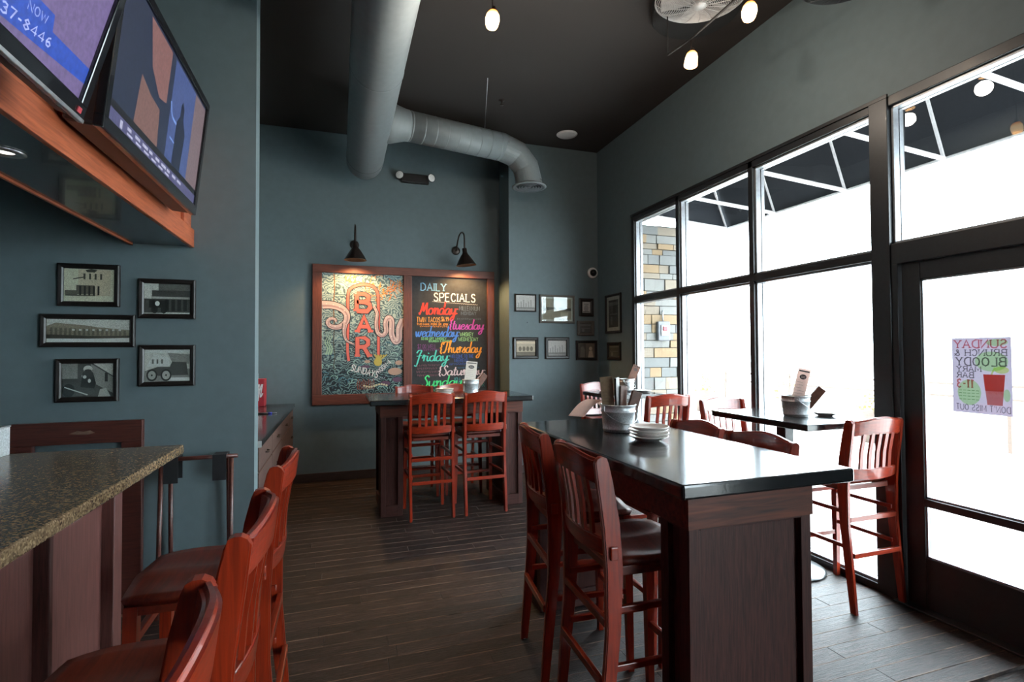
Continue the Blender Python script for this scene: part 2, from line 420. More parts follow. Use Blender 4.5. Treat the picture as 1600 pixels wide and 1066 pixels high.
CAPS = {
 'A': (.72, [[(0, 0), (.36, 1), (.72, 0)], [(.13, .36), (.59, .36)]]),
 'B': (.66, [[(0, 0), (0, 1)], [(0, 1), (.38, 1), (.56, .88), (.56, .66), (.38, .53), (0, .53)], [(.38, .53), (.62, .42), (.66, .22), (.5, 0), (0, 0)]]),
 'C': (.66, [[(.64, .8), (.48, .98), (.24, .98), (.05, .75), (.02, .4), (.2, .03), (.46, .01), (.66, .2)]]),
 'D': (.68, [[(0, 0), (0, 1), (.33, 1), (.6, .82), (.68, .5), (.6, .18), (.33, 0), (0, 0)]]),
 'E': (.56, [[(0, 0), (0, 1)], [(0, 1), (.54, 1)], [(0, .52), (.44, .52)], [(0, 0), (.56, 0)]]),
 'F': (.54, [[(0, 0), (0, 1)], [(0, 1), (.54, 1)], [(0, .52), (.42, .52)]]),
 'G': (.7, [[(.64, .8), (.48, .98), (.24, .98), (.05, .75), (.02, .4), (.2, .03), (.46, .01), (.66, .15), (.66, .45), (.42, .45)]]),
 'H': (.68, [[(0, 0), (0, 1)], [(.68, 0), (.68, 1)], [(0, .5), (.68, .5)]]),
 'I': (.1, [[(.05, 0), (.05, 1)]]),
 'J': (.5, [[(.5, 1), (.5, .2), (.3, 0), (.08, .1)]]),
 'K': (.64, [[(0, 0), (0, 1)], [(.6, 1), (.02, .45)], [(.2, .6), (.64, 0)]]),
 'L': (.54, [[(0, 1), (0, 0), (.54, 0)]]),
 'M': (.84, [[(0, 0), (.04, 1), (.42, .25), (.8, 1), (.84, 0)]]),
 'N': (.7, [[(0, 0), (0, 1), (.7, 0), (.7, 1)]]),
 'O': (.74, [[(.37, 1), (.1, .82), (.02, .5), (.1, .16), (.37, 0), (.64, .16), (.72, .5), (.64, .82), (.37, 1)]]),
 'P': (.6, [[(0, 0), (0, 1), (.4, 1), (.58, .86), (.58, .64), (.4, .48), (0, .48)]]),
 'Q': (.74, [[(.37, 1), (.1, .82), (.02, .5), (.1, .16), (.37, 0), (.64, .16), (.72, .5), (.64, .82), (.37, 1)], [(.45, .25), (.75, -.08)]]),
 'R': (.66, [[(0, 0), (0, 1), (.4, 1), (.58, .87), (.58, .66), (.4, .52), (0, .52)], [(.34, .52), (.66, 0)]]),
 'S': (.58, [[(.54, .82), (.4, .99), (.16, .97), (.04, .78), (.14, .58), (.44, .45), (.56, .25), (.44, .02), (.16, .0), (.0, .18)]]),
 'T': (.64, [[(.32, 0), (.32, 1)], [(0, 1), (.64, 1)]]),
 'U': (.7, [[(0, 1), (0, .25), (.15, .03), (.35, 0), (.55, .03), (.7, .25), (.7, 1)]]),
 'V': (.7, [[(0, 1), (.35, 0), (.7, 1)]]),
 'W': (1.0, [[(0, 1), (.25, 0), (.5, .8), (.75, 0), (1.0, 1)]]),
 'X': (.64, [[(0, 0), (.64, 1)], [(0, 1), (.64, 0)]]),
 'Y': (.68, [[(0, 1), (.34, .48), (.68, 1)], [(.34, .48), (.34, 0)]]),
 '&': (.76, [[(.74, .02), (.2, .66), (.22, .92), (.38, .98), (.48, .8), (.12, .4), (.06, .14), (.28, 0), (.56, .14), (.7, .44)]]),
 '-': (.4, [[(.03, .48), (.37, .48)]]), "'": (.16, [[(.1, 1.02), (.06, .78)]]), '.': (.14, [[(.05, 0), (.05, .09)]]), ',': (.14, [[(.08, .08), (.03, -.12)]]),
 ':': (.14, [[(.05, .1), (.05, .2)], [(.05, .6), (.05, .7)]]), '$': (.56, [[(.54, .82), (.4, .96), (.16, .94), (.05, .76), (.44, .45), (.54, .25), (.42, .04), (.16, .04), (.0, .2)], [(.28, -.1), (.28, 1.1)]]),
 '0': (.58, [[(.29, 1), (.06, .8), (.02, .4), (.14, .05), (.29, 0), (.5, .1), (.56, .5), (.5, .9), (.29, 1)]]),
 '1': (.3, [[(.02, .82), (.2, 1), (.2, 0)]]), '2': (.56, [[(.03, .78), (.2, .99), (.46, .95), (.52, .7), (.02, 0), (.56, 0)]]),
 '3': (.56, [[(.03, .86), (.25, 1), (.5, .88), (.48, .62), (.24, .53), (.5, .42), (.54, .16), (.28, 0), (.02, .13)]]),
 '4': (.6, [[(.46, 0), (.46, 1), (.0, .3), (.6, .3)]]), '6': (.56, [[(.48, .96), (.2, .8), (.04, .4), (.12, .05), (.38, 0), (.54, .25), (.38, .5), (.08, .36)]]),
 '7': (.56, [[(0, 1), (.56, 1), (.2, 0)]]), '8': (.56, [[(.28, .54), (.06, .76), (.28, 1), (.5, .76), (.28, .54), (.02, .24), (.28, 0), (.54, .24), (.28, .54)]]),
 '9': (.56, [[(.5, .64), (.3, .48), (.06, .68), (.24, 1), (.5, .86), (.5, .4), (.2, 0)]]),
}
def caps(text, x, y, h, wd, width=None, serif=False, slant=0.0, gap=.24):
    """stroke capitals; x,y is the base left corner; width squeezes the line to that length"""
    quads = []; adv = 0.0; glyphs = []
    for ch in text:
        if ch == ' ': adv += .5; continue
        g = CAPS.get(ch)
        if not g: adv += .5; continue
        glyphs.append((adv, g)); adv += g[0]+gap
    tot = max(adv-gap, .01); sx = (width/tot) if width else h
    for a, (gw, strokes) in glyphs:
        for st in strokes:
            pts = [(x+(a+px+slant*py)*sx, y+py*h) for px, py in st]
            quads += ribbon(pts, wd)
            if serif:
                for e, nb in ((st[0], st[1]), (st[-1], st[-2])):
                    if (abs(e[1]) < .02 or abs(e[1]-1) < .02) and abs(nb[1]-e[1]) > .3:
                        ex, ey = x+(a+e[0])*sx, y+e[1]*h
                        yy = ey+(wd*.3 if e[1] < .5 else -wd*.3)
                        quads += ribbon([(ex-.15*sx, yy), (ex+.15*sx, yy)], wd*.6)
    return quads

SCR = {
 'a': (1.05, [[(.85, .75), (.55, 1), (.15, .75), (.05, .3), (.3, 0), (.65, .2), (.85, .9), (.8, .3), (.92, 0), (1.12, .2)]]),
 'o': (.95, [[(.5, 1), (.15, .8), (.05, .4), (.25, .02), (.6, .05), (.8, .45), (.65, .9), (.45, 1), (.7, .8), (1.0, .85)]]),
 'n': (1.0, [[(.0, .7), (.2, 1), (.2, 0)], [(.2, .4), (.45, .9), (.7, .95), (.75, .5), (.76, .1), (1.0, .1)]]),
 'd': (1.08, [[(.8, .8), (.5, 1), (.1, .7), (.1, .2), (.4, 0), (.75, .4), (.98, 2.1), (.82, .5), (.87, .05), (1.1, .15)]]),
 'y': (1.0, [[(.1, 1), (.13, .4), (.4, .1), (.7, .4), (.85, 1), (.75, 0), (.55, -.8), (.25, -1), (.1, -.7), (.5, -.2), (1.05, .2)]]),
 'u': (1.05, [[(.1, 1), (.1, .3), (.35, 0), (.7, .4), (.8, 1), (.78, .3), (.9, 0), (1.1, .2)]]),
 'e': (.82, [[(.1, .45), (.6, .6), (.7, .85), (.45, 1), (.12, .7), (.1, .3), (.35, 0), (.7, .1), (.88, .35)]]),
 's': (.7, [[(.0, .1), (.4, .9), (.5, 1), (.42, .7), (.6, .4), (.5, .05), (.15, 0)]]),
 't': (.62, [[(.36, 1.7), (.2, .3), (.35, 0), (.62, .2)], [(0, 1.1), (.62, 1.15)]]),
 'w': (1.3, [[(.05, 1), (.15, .3), (.3, 0), (.5, .5), (.6, .95), (.6, .3), (.8, 0), (1.0, .4), (1.1, 1), (1.32, .9)]]),
 'h': (.95, [[(.05, .5), (.4, 2.0), (.25, 2.1), (.15, 0)], [(.15, .5), (.4, .95), (.65, .85), (.68, .2), (.92, .05)]]),
 'r': (.72, [[(.0, .5), (.2, 1.1), (.35, .95), (.28, 0)], [(.3, .7), (.5, .98), (.7, .9)]]),
 'i': (.5, [[(.15, 1), (.12, .2), (.3, 0), (.5, .2)], [(.22, 1.4), (.26, 1.55)]]),
 'F': (1.0, [[(.0, 1.5), (.3, 2.0), (.75, 1.95), (.55, 1.2), (.35, .0), (.15, -.9), (-.2, -.8)], [(.05, .9), (.9, 1.05)]]),
 'M': (1.6, [[(.0, .25), (.12, 0), (.4, 1.2), (.5, 1.8), (.62, .8), (.75, .5), (1.0, 1.3), (1.2, 1.8), (1.25, .9), (1.35, 0), (1.6, .15)]]),
 'T': (1.0, [[(.0, 1.5), (.25, 2), (1.25, 1.95)], [(.75, 1.95), (.62, .8), (.35, 0), (.05, .15)]]),
 'S': (1.0, [[(1.0, 1.7), (.72, 2.05), (.4, 1.6), (.7, 1.0), (.8, .4), (.4, -.05), (.0, .3)]]),
 '{': (.45, [[(.35, 2), (.12, 1.6), (.18, 1.1), (.0, .9), (.16, .7), (.08, .2), (.3, -.2)]]),
 ':': (.3, [[(.12, .15), (.16, .3)], [(.18, .85), (.22, 1.0)]]),
}
def script(text, x, y, xh, width, wd, slant=.12):
    adv = 0.0; gl = []
    for ch in text:
        if ch == ' ': adv += .5; continue
        g = SCR[ch]; gl.append((adv, g)); adv += g[0]
    sx = width/max(adv, .1); out = []
    for a, (gw, strokes) in gl:
        for st in strokes:
            pts = catmull([(x+(a+px)*sx+slant*py*xh, y+py*xh) for px, py in st], 5)
            out += ribbon(pts, lambda i, n, d: wd*(.5+.75*abs(d[1])))
    return out

class Flat:
    """stack of coloured shapes printed on a plane: o origin, ex/ey in-plane axes, nrm towards the reader"""
    def __init__(s, o, ex, ey, nrm, step=0.0002, d0=0.0006):
        s.o, s.ex, s.ey, s.n = Vector(o), Vector(ex), Vector(ey), Vector(nrm); s.step = step; s.d = d0; s.mb = MB()
    def layer(s, polys, mat):
        s.d += s.step
        for i, p in enumerate(polys):
            s.mb.add([s.o+s.ex*a+s.ey*b+s.n*(s.d+(i % 7)*2.4e-5) for a, b in p], [tuple(range(len(p)))], mat)
        return s
    def build(s, name, parent): return build_flat(s.mb, name, parent)

def spin(quads, c, ang):
    ca, sa = math.cos(ang), math.sin(ang)
    return [[(c[0]+(a-c[0])*ca-(b_-c[1])*sa, c[1]+(a-c[0])*sa+(b_-c[1])*ca) for a, b_ in q] for q in quads]
def rect(x0, y0, x1, y1): return [(x0, y0), (x1, y0), (x1, y1), (x0, y1)]
def ell(cx, cy, rx, ry, n=18): return [(cx+rx*math.cos(2*PI*k/n), cy+ry*math.sin(2*PI*k/n)) for k in range(n)]

# ================================================================== SETTING
ZC = 4.13; XR = 3.22; YB = 6.48; YBUMP = 6.08; YL = 3.62
fl = struct(MB().box(-4.6, 3.40, -5.1, 6.6, -0.12, -0.019), 'floor', M['floor'])
fl['kind'] = 'structure'
plank_me = {}
def plank_mesh(L):
    if L not in plank_me:
        b = MB().box(0, L-0.0012, 0, 0.1028, -0.018, 0.0, bev=0.0016)
        o = b.build('plank', M['plank'], fl); plank_me[L] = o.data
        return o
    o = bpy.data.objects.new('plank', plank_me[L]); COL.objects.link(o); o.parent = fl
    return o
row = 0; y = 1.6
while y < YB-0.01:
    x = -0.95-random.random()*0.5
    while x < XR-0.02:
        L = random.choice([0.75, 0.95, 1.15, 1.35, 1.6])
        o = plank_mesh(L); o.location = (x, y, random.uniform(-0.0012, 0.0))
        if x+L > XR+0.1:
            o.scale = ((XR+0.05-x)/L, 1, 1)
        x += L
    y += 0.104
struct(MB().box(-4.6, 3.312, -5.1, 6.6, ZC, ZC+0.15), 'ceiling', M['ceil'])
struct(MB().box(-1.3, XR, YB, YB+0.15, -0.02, ZC), 'wall_back', M['wall'])
struct(MB().box(1.99, XR, YBUMP, YB, 0, ZC), 'wall_corner', M['wall'])
wr = MB()
wr.box(XR, 3.312, -5.1, 6.6, 3.062, ZC)            # above the window heads
wr.box(XR, 3.312, 5.203, 6.6, -0.02, 3.062)
wr.box(XR, 3.312, -5.1, -4.4, -0.02, 3.062); wr.box(XR, 3.312, -0.9, 1.15, -0.02, 3.062)
struct(wr, 'wall_right', M['wall'])
struct(MB().box(3.313, 3.40, -5.1, 6.6, 3.064, 6.2), 'wall_outside', M['concrete'])   # parapet carrying the awning
struct(MB().box(-4.6, -0.51, YL, 3.768, -0.02, ZC), 'wall_left', M['wall'])
struct(MB().box(-1.3, -1.14, 3.768, YB, -0.02, ZC), 'wall_alcove', M['wall'])
struct(MB().box(-4.6, 3.4, -5.25, -5.1, -0.02, ZC), 'wall_rear', M['wall'])
struct(MB().box(-4.75, -4.6, -5.1, YL, -0.02, ZC), 'wall_far', M['wall'])
struct(MB().box(-0.5, 1.99, YB-0.016, YB, 0, 0.10, 0.003), 'baseboard_back', M['base'])
struct(MB().box(1.975, XR, YBUMP-0.016, YBUMP, 0, 0.10, 0.003), 'baseboard_corner', M['base'])
struct(MB().box(XR-0.016, XR, 5.26, YBUMP-0.016, 0, 0.10, 0.003), 'baseboard_right', M['base'])
struct(MB().box(-1.14, -0.50, YB-0.016, YB, 0, 0.10, 0.003), 'baseboard_alcove', M['base'])
struct(MB().box(-4.6, -0.51, YL-0.016, YL, 0, 0.10, 0.003), 'baseboard_left', M['base'])

# ---- storefront windows
FX0, FX1, GX = 3.19, 3.31, 3.262
def mullion(y0, y1, parent, z1=3.06, name='mullion'):
    return MB().box(FX0, FX1, y0, y1, 0, z1, 0.004).build(name, M['alu'], parent)
def stops(y0, y1, z0, z1, parent):
    b = MB(); t = 0.016
    for a, c in ((y0, y0+t), (y1-t, y1)): b.box(FX0+0.022, GX-0.003, a, c, z0, z1, 0.002); b.box(GX+0.005, FX1-0.012, a, c, z0, z1, 0.002)
    for a, c in ((z0, z0+t), (z1-t, z1)): b.box(FX0+0.022, GX-0.003, y0, y1, a, c, 0.002); b.box(GX+0.005, FX1-0.012, y0, y1, a, c, 0.002)
    return b.build('glazing_stop', M['stop'], parent)
def pane(y0, y1, z0, z1, parent):
    return MB().box(GX-0.001, GX+0.001, y0, y1, z0, z1).build('glass_pane', M['glass'], parent)
bays = [(5.150, 4.375), (4.325, 3.405), (3.355, 2.37)]
win = structE('window_1')
for a, b in ((5.150, 5.205), (4.325, 4.375), (3.355, 3.405)): mullion(a, b, win)
MB().box(FX0, FX1, 2.37, 5.15, 3.0, 3.062, 0.004).build('head_frame', M['alu'], win)
MB().box(FX0-0.012, FX0, 2.25, 5.205, 3.05, 3.075, 0.002).build('head_trim', M['alu'], win)
for b0, b1 in bays:
    MB().box(FX0, FX1, b1, b0, 0.0, 0.045, 0.003).build('sill_frame', M['alu'], win)
    MB().box(FX0, FX1, b1, b0, 2.065, 2.122, 0.004).build('transom_bar', M['alu'], win)
    stops(b1, b0, 0.045, 2.065, win); stops(b1, b0, 2.122, 3.0, win)
    pane(b1, b0, 0.045, 2.065, win); pane(b1, b0, 2.122, 3.0, win)
struct(MB().box(FX0-0.01, FX1+0.02, 2.252, 2.37, 0, 3.062, 0.004), 'trim_1', M['alu'])      # post between window and door
# transom light above the door
w2 = structE('window_2')
MB().box(FX0, FX1, 1.15, 2.252, 3.0, 3.062, 0.004).build('head_frame', M['alu'], w2)
MB().box(FX0, FX1, 1.15, 2.252, 2.0225, 2.148, 0.003).build('transom_bar', M['alu'], w2)
stops(1.15, 2.252, 2.148, 3.0, w2); pane(1.15, 2.252, 2.148, 3.0, w2)
# glazed entrance door
d1 = structE('door_1')
MB().box(FX0, FX1, 2.215, 2.252, 0, 2.0225, 0.003).build('jamb', M['alu'], d1)
MB().box(FX0, FX1, 1.15, 1.187, 0, 2.0225, 0.003).build('jamb', M['alu'], d1)
MB().box(3.215, 3.265, 2.105, 2.21, 0.012, 2.022, 0.004).build('stile', M['alu'], d1)
MB().box(3.215, 3.265, 1.192, 1.30, 0.012, 2.022, 0.004).build('stile', M['alu'], d1)
MB().box(3.215, 3.265, 1.30, 2.105, 1.915, 2.022, 0.004).build('top_rail', M['alu'], d1)
MB().box(3.215, 3.265, 1.30, 2.105, 0.012, 0.30, 0.004).build('bottom_rail', M['alu'], d1)
MB().box(3.20, 3.265, 1.30, 2.105, 0.598, 0.642, 0.004).build('push_bar', M['alu'], d1)
MB().box(3.243, 3.246, 1.30, 2.105, 0.30, 1.915).build('glass_pane', M['glass'], d1)
b = MB(); t = 0.010
for a, c in ((1.30, 1.30+t), (2.105-t, 2.105)): b.box(3.222, 3.240, a, c, 0.642, 1.915); b.box(3.222, 3.240, a, c, 0.30, 0.598)
for a, c in ((0.30, 0.30+t), (0.642, 0.642+t), (1.915-t, 1.915)): b.box(3.222, 3.240, 1.30, 2.105, a, c)
b.build('glazing_stop', M['stop'], d1)
struct(MB().box(3.15, 3.36, 1.15, 2.252, -0.001, 0.012, 0.004), 'trim_2', M['alu'])          # threshold
# the same glazing goes on behind the camera
w3 = structE('window_3')
ys = [-0.93, -2.1, -3.2, -4.4]
for yy in ys: mullion(yy-0.03, yy+0.03, w3)
MB().box(FX0, FX1, -4.4, -0.9, 3.0, 3.062).build('head_frame', M['alu'], w3)
MB().box(FX0, FX1, -4.4, -0.9, 0.0, 0.045).build('sill_frame', M['alu'], w3)
MB().box(FX0, FX1, -4.4, -0.9, 2.065, 2.122).build('transom_bar', M['alu'], w3)
for i in range(3):
    pane(ys[i+1]+0.03, ys[i]-0.03, 0.045, 2.065, w3); pane(ys[i+1]+0.03, ys[i]-0.03, 2.122, 3.0, w3)

# ---- outside: pavement, stone pier, awning, patio rail
tag(struct(MB().box(3.40, 60, -40, 60, -0.25, -0.05), 'ground', M['concrete']), kind='structure')
sp = thing('stone_pier', 'ledgestone pier of tan and grey blocks outside the left window bay', 'pier', (3.70, 5.75, -0.05))
MB().box(-0.384, 0.36, -0.29, 0.35, 0, 3.10).build('core', M['mortar'], sp)
z = 0.0; stone_cache = {}
while z < 3.0:
    h = random.choice([0.07, 0.09, 0.105, 0.12, 0.15]); x = -0.384
    while x < 0.36:
        l = random.uniform(0.14, 0.40)
        if x+l > 0.26: l = 0.37-x
        dpt = random.uniform(0.025, 0.05)
        key = (round(l, 1), h)
        if key not in stone_cache:
            o = MB().box(0, 1, -1, 0, 0, 1).build('stone', random.choice(ST), sp)
            bm = bmesh.new(); bm.from_mesh(o.data)
            for v in bm.verts: v.co.y += random.uniform(-0.12, 0.12) if v.co.y < -0.5 else 0
            bm.to_mesh(o.data); bm.free()
            stone_cache[key] = o.data
        else:
            o = bpy.data.objects.new('stone', stone_cache[key]); COL.objects.link(o); o.parent = sp
        o.location = (x+0.004, -0.29, z+0.004); o.scale = (l-0.008, dpt, h-0.008)
        # each stone its own colour on the shared mesh
        o.material_slots[0].link = 'OBJECT'; o.material_slots[0].material = random.choice(ST)
        x += l
    z += h
eb = thing('switch_box', 'grey weatherproof switch box with red button on the stone pier', 'switch', (3.735, 5.412, 1.63))
MB().box(-0.085, 0.085, -0.05, 0.0, 0, 0.235, 0.012).build('housing', plain('grey_box', (0.10, 0.10, 0.11), 0.5), eb)
MB().box(-0.05, 0.05, -0.062, -0.05, 0.06, 0.19, 0.006).build('cover', plain('pale_box', (0.30, 0.30, 0.31), 0.5), eb)
MB().box(-0.028, 0.028, -0.075, -0.062, 0.12, 0.17, 0.004).build('button', plain('red_button', (0.5, 0.02, 0.03), 0.4), eb)
MB().tube([(0, -0.02, 0.235), (0.0, -0.015, 0.32), (0.015, 0.0, 0.37)], 0.008).build('conduit', M['stop'], eb)

aw = thing('awning', 'dark fabric awning on white steel frame outside the windows', 'awning', (3.43, 1.0, 3.0))
YA = [5.148, 4.41, 3.58, 2.745, 1.91, 1.08, 0.25, -0.6]
x1, z1, x2, z2 = 1.07, 0.0, 0.0, 2.9      # outer low edge, inner high edge (local)
fab = MB()
ya0, ya1 = YA[0]-1.0+0.02, YA[-1]-1.0
n_ = Vector((2.9, 0, 1.07)).normalized()
v_ = [Vector((x1, ya0, z1)), Vector((x1, ya1, z1)), Vector((x2, ya1, z2)), Vector((x2, ya0, z2))]
o_ = [v+n_*0.006+Vector((0.02, 0, 0)) for v in v_]; i_ = [v+Vector((0.02, 0, 0)) for v in v_]
fab.add(i_+o_, [(0, 1, 2, 3), (7, 6, 5, 4), (0, 4, 5, 1), (2, 6, 7, 3), (0, 3, 7, 4), (1, 5, 6, 2)])
fab.build('canopy', M['awning'], aw)
MB().prism([(x1, 0.0), (0.0, 0.06), (0.0, 2.9)], ya0, ya0+0.006, 'y').build('end_panel', M['awning'], aw)
for yy in YA:
    yl = yy-1.0
    MB().tube([(-0.02, yl, 0.075), (x1, yl, 0.0)], 0.019, 6, smooth=False).build('strut', M['awning_bar'], aw)
    MB().tube([(x1-0.01, yl, 0.0), (0.02, yl, 2.68)], 0.013, 6, smooth=False).build('rafter', M['awning_bar'], aw)
MB().tube([(x1, ya0, 0), (x1, ya1, 0)], 0.014, 6, smooth=False).build('front_bar', M['awning_bar'], aw)
MB().tube([(-0.02, ya0, 0.075), (-0.02, ya1, 0.075)], 0.018, 6, smooth=False).build('wall_bar', M['awning_bar'], aw)

pr = thing('patio_railing', 'low patio railing washed out by daylight beyond the glass', 'railing', (9.5, 6.0, -0.05))
for zz in (0.78, 0.98): MB().box(-0.02, 0.02, -9, 9, zz, zz+0.035).build('rail', M['rail'], pr)
for k in range(10): MB().box(-0.025, 0.025, -9+2*k-0.025, -9+2*k+0.025, 0, 1.04).build('post', M['rail'], pr)
for k, (px, py) in enumerate(((9.0, 11.2), (9.0, 8.6), (8.6, 6.4))):
    pt = thing('planter', ['leafy planter by the patio railing left of the second mullion', 'leafy planter by the patio railing in the middle window', 'leafy planter by the patio railing behind the window table'][k], 'planter', (px, py, -0.05), group='patio planters')
    MB().lathe([(0.0, 0), (0.2, 0), (0.27, 0.55), (0.25, 0.55), (0.22, 0.5), (0.0, 0.5)], 14).build('pot', M['rail'], pt)
    lf = MB()
    for q in range(70):
        a, r_ = random.uniform(0, 2*PI), random.uniform(0, 0.28); c_ = Vector((r_*math.cos(a), r_*math.sin(a), 0.5+random.uniform(0, 0.45)))
        d1_ = Vector((random.uniform(-1, 1), random.uniform(-1, 1), random.uniform(-.2, 1))).normalized()*0.09; d2_ = d1_.orthogonal().normalized()*0.03
        lf.add([c_, c_+d1_*0.5+d2_, c_+d1_, c_+d1_*0.5-d2_], [(0, 1, 2, 3)])
    tag(build_flat(lf, 'foliage', pt), kind='stuff').data.materials.append(M['leaf'])

# ================================================================== BAR, SOFFIT, SCREENS (left)
bar = thing('bar_counter', 'brown granite bar counter with dark wood panelled front', 'counter', (-1.1, 1.5, 0))
def bx(x0, x1, y0, y1, z0, z1, bev, name, mat, parent=bar, o=(-1.1, 1.5, 0)):
    return MB().box(x0-o[0], x1-o[0], y0-o[1], y1-o[1], z0-o[2], z1-o[2], bev).build(name, mat, parent)
bx(-1.62, -0.70, 0.1, 2.83, 1.030, 1.07, 0.006, 'countertop', M['granite'])
bx(-1.50, -0.945, 0.15, 2.60, 0.10, 1.030, 0, 'carcass', M['oak_z'])
bx(-1.48, -0.96, 0.17, 2.58, 0.0, 0.10, 0, 'plinth', M['black'])
for y0, y1 in ((0.16, 0.72), (0.745, 1.38), (1.405, 2.055), (2.08, 2.555)): bx(-0.945, -0.922, y0, y1, 0.10, 1.030, 0.003, 'panel', M['bronzewood'])
for y0, y1 in ((0.72, 0.745), (1.38, 1.405), (2.055, 2.078)): bx(-0.945, -0.880, y0, y1, 0.05, 1.030, 0.003, 'batten', M['oak_z'])
bx(-0.965, -0.880, 2.555, 2.64, 0.0, 1.030, 0.004, 'corner_post', M['bronzewood'])
bx(-1.50, -0.965, 2.60, 2.632, 0.0, 1.030, 0.003, 'end_panel', M['oak_z'])

sf = thing('soffit', 'orange oak fronted soffit with dark glossy underside above the bar', 'soffit', (-1.0, 1.6, 2.157))
so = (-1.0, 1.6, 2.157)
bx(-1.175, -0.875, -0.6, YL-0.002, 2.165, 2.95, 0, 'core', M['black'], sf, so)
bx(-1.170, -0.872, -0.6, YL-0.002, 2.157, 2.165, 0, 'underside', plain('dark_gloss_panel', (0.02, 0.017, 0.015), 0.2, coat=0.3), sf, so)
bx(-0.872, -0.850, -0.6, YL-0.002, 2.150, 2.262, 0.003, 'fascia_rail', M['fascia'], sf, so)
bx(-0.875, -0.868, -0.6, YL-0.002, 2.262, 2.90, 0, 'fascia_panel', M['fascia'], sf, so)
for y0 in (0.7, 2.03, 3.40): bx(-0.868, -0.850, y0, y0+0.09, 2.262, 2.80, 0.003, 'fascia_stile', M['fascia'], sf, so)
bx(-0.872, -0.850, -0.6, YL-0.002, 2.80, 2.90, 0.003, 'fascia_rail', M['fascia'], sf, so)
bx(-1.182, -1.168, -0.6, YL-0.002, 2.147, 2.19, 0.002, 'edge_trim', M['fascia'], sf, so)
cl = thing('can_light', 'small recessed can light in the soffit underside', 'light', (-1.03, 2.09, 2.157))
MB().lathe([(0.028, 0.0), (0.052, 0.0), (0.055, -0.004), (0.03, -0.007), (0.026, 0.0)], 24).build('trim_ring', M['steel'], cl)
MB().lathe([(0.0, -0.0015), (0.028, -0.0015), (0.028, 0.0)], 20).build('bulb', M['canlight'], cl)
def lamp(kind, name, loc, energy, col, parent=None, **kw):
    l = bpy.data.lights.new(name, kind); l.energy = energy; l.color = col
    for k, v in kw.items(): setattr(l, k, v)
    o = bpy.data.objects.new(name, l); COL.objects.link(o); o.location = loc
    if parent is not None: o.parent = parent
    return o

def television(label, x_bot, yc, z_bot, wdt, hgt, tilt, depth, draw, arm, silver=False):
    t = thing('television', label, 'television', (x_bot, yc, z_bot))
    rot = Matrix.Rotation(tilt, 4, 'Y')
    def P(v): return rot @ Vector(v)
    def tb(x0, x1, y0, y1, z0, z1, bev, name, mat):
        b = MB().box(x0, x1, y0, y1, z0, z1, bev); b.v = [tuple(P(v)) for v in b.v]; return b.build(name, mat, t)
    tb(-depth, -0.012, -wdt/2+0.004, wdt/2-0.004, 0.004, hgt-0.006, 0.012, 'housing', M['black'])
    f = 0.036
    fr = MB()
    fr.box(-0.03, 0.0, -wdt/2, wdt/2, 0, f*1.3, 0.004); fr.box(-0.03, 0.0, -wdt/2, wdt/2, hgt-f, hgt, 0.004)
    fr.box(-0.03, 0.0, -wdt/2, -wdt/2+f, f, hgt-f, 0.004); fr.box(-0.03, 0.0, wdt/2-f, wdt/2, f, hgt-f, 0.004)
    fr.v = [tuple(P(v)) for v in fr.v]; fr.build('bezel', M['gloss_black'], t)
    if silver:
        tb(-0.012, 0.003, -wdt/2, wdt/2, -0.006, 0.006, 0.002, 'chrome_strip', M['steel'])
        tb(0.0, 0.004, wdt/2-0.05, wdt/2-0.03, 0.012, 0.028, 0.001, 'badge', M['red'])
    sw, sh = wdt-2*f, hgt-2.3*f
    F = Flat(P((-0.012, -sw/2, f*1.3)), rot.to_3x3() @ Vector((0, 1, 0)), rot.to_3x3() @ Vector((0, 0, 1)), rot.to_3x3() @ Vector((1, 0, 0)))
    draw(F, sw, sh); F.build('screen', t)
    mt = MB().box(-depth-arm, -depth, -0.15, 0.15, hgt*0.35, hgt*0.65, 0.004); mt.v = [tuple(P(v)) for v in mt.v]; mt.build('mount', M['black'], t)
    return t
def draw1(F, sw, sh):
    F.layer([rect(0, 0, sw, sh)], screen(92, 78, 118))
    F.layer([ell(sw*.80, sh*.72, sw*.13, sh*.16)], screen(74, 66, 96))
    F.layer([[(0, sh*.01), (sw*.66, sh*.03), (sw, sh*.085), (sw, sh*.165), (sw*.82, sh*.150), (sw*.808, sh*.215), (0, sh*.14)]], screen(30, 62, 150))
    ang = math.atan2(.039*sh, .160*sw); c = (sw*.655, sh*.043)
    F.layer(spin(caps('37-8446', c[0], c[1], sh*.040, .0042, sw*.175), c, ang), screen(140, 150, 205))
    c = (sw*.722, sh*.135); F.layer(spin(caps('NOW', c[0], c[1], sh*.036, .0030, sw*.070), c, ang), screen(120, 135, 195))
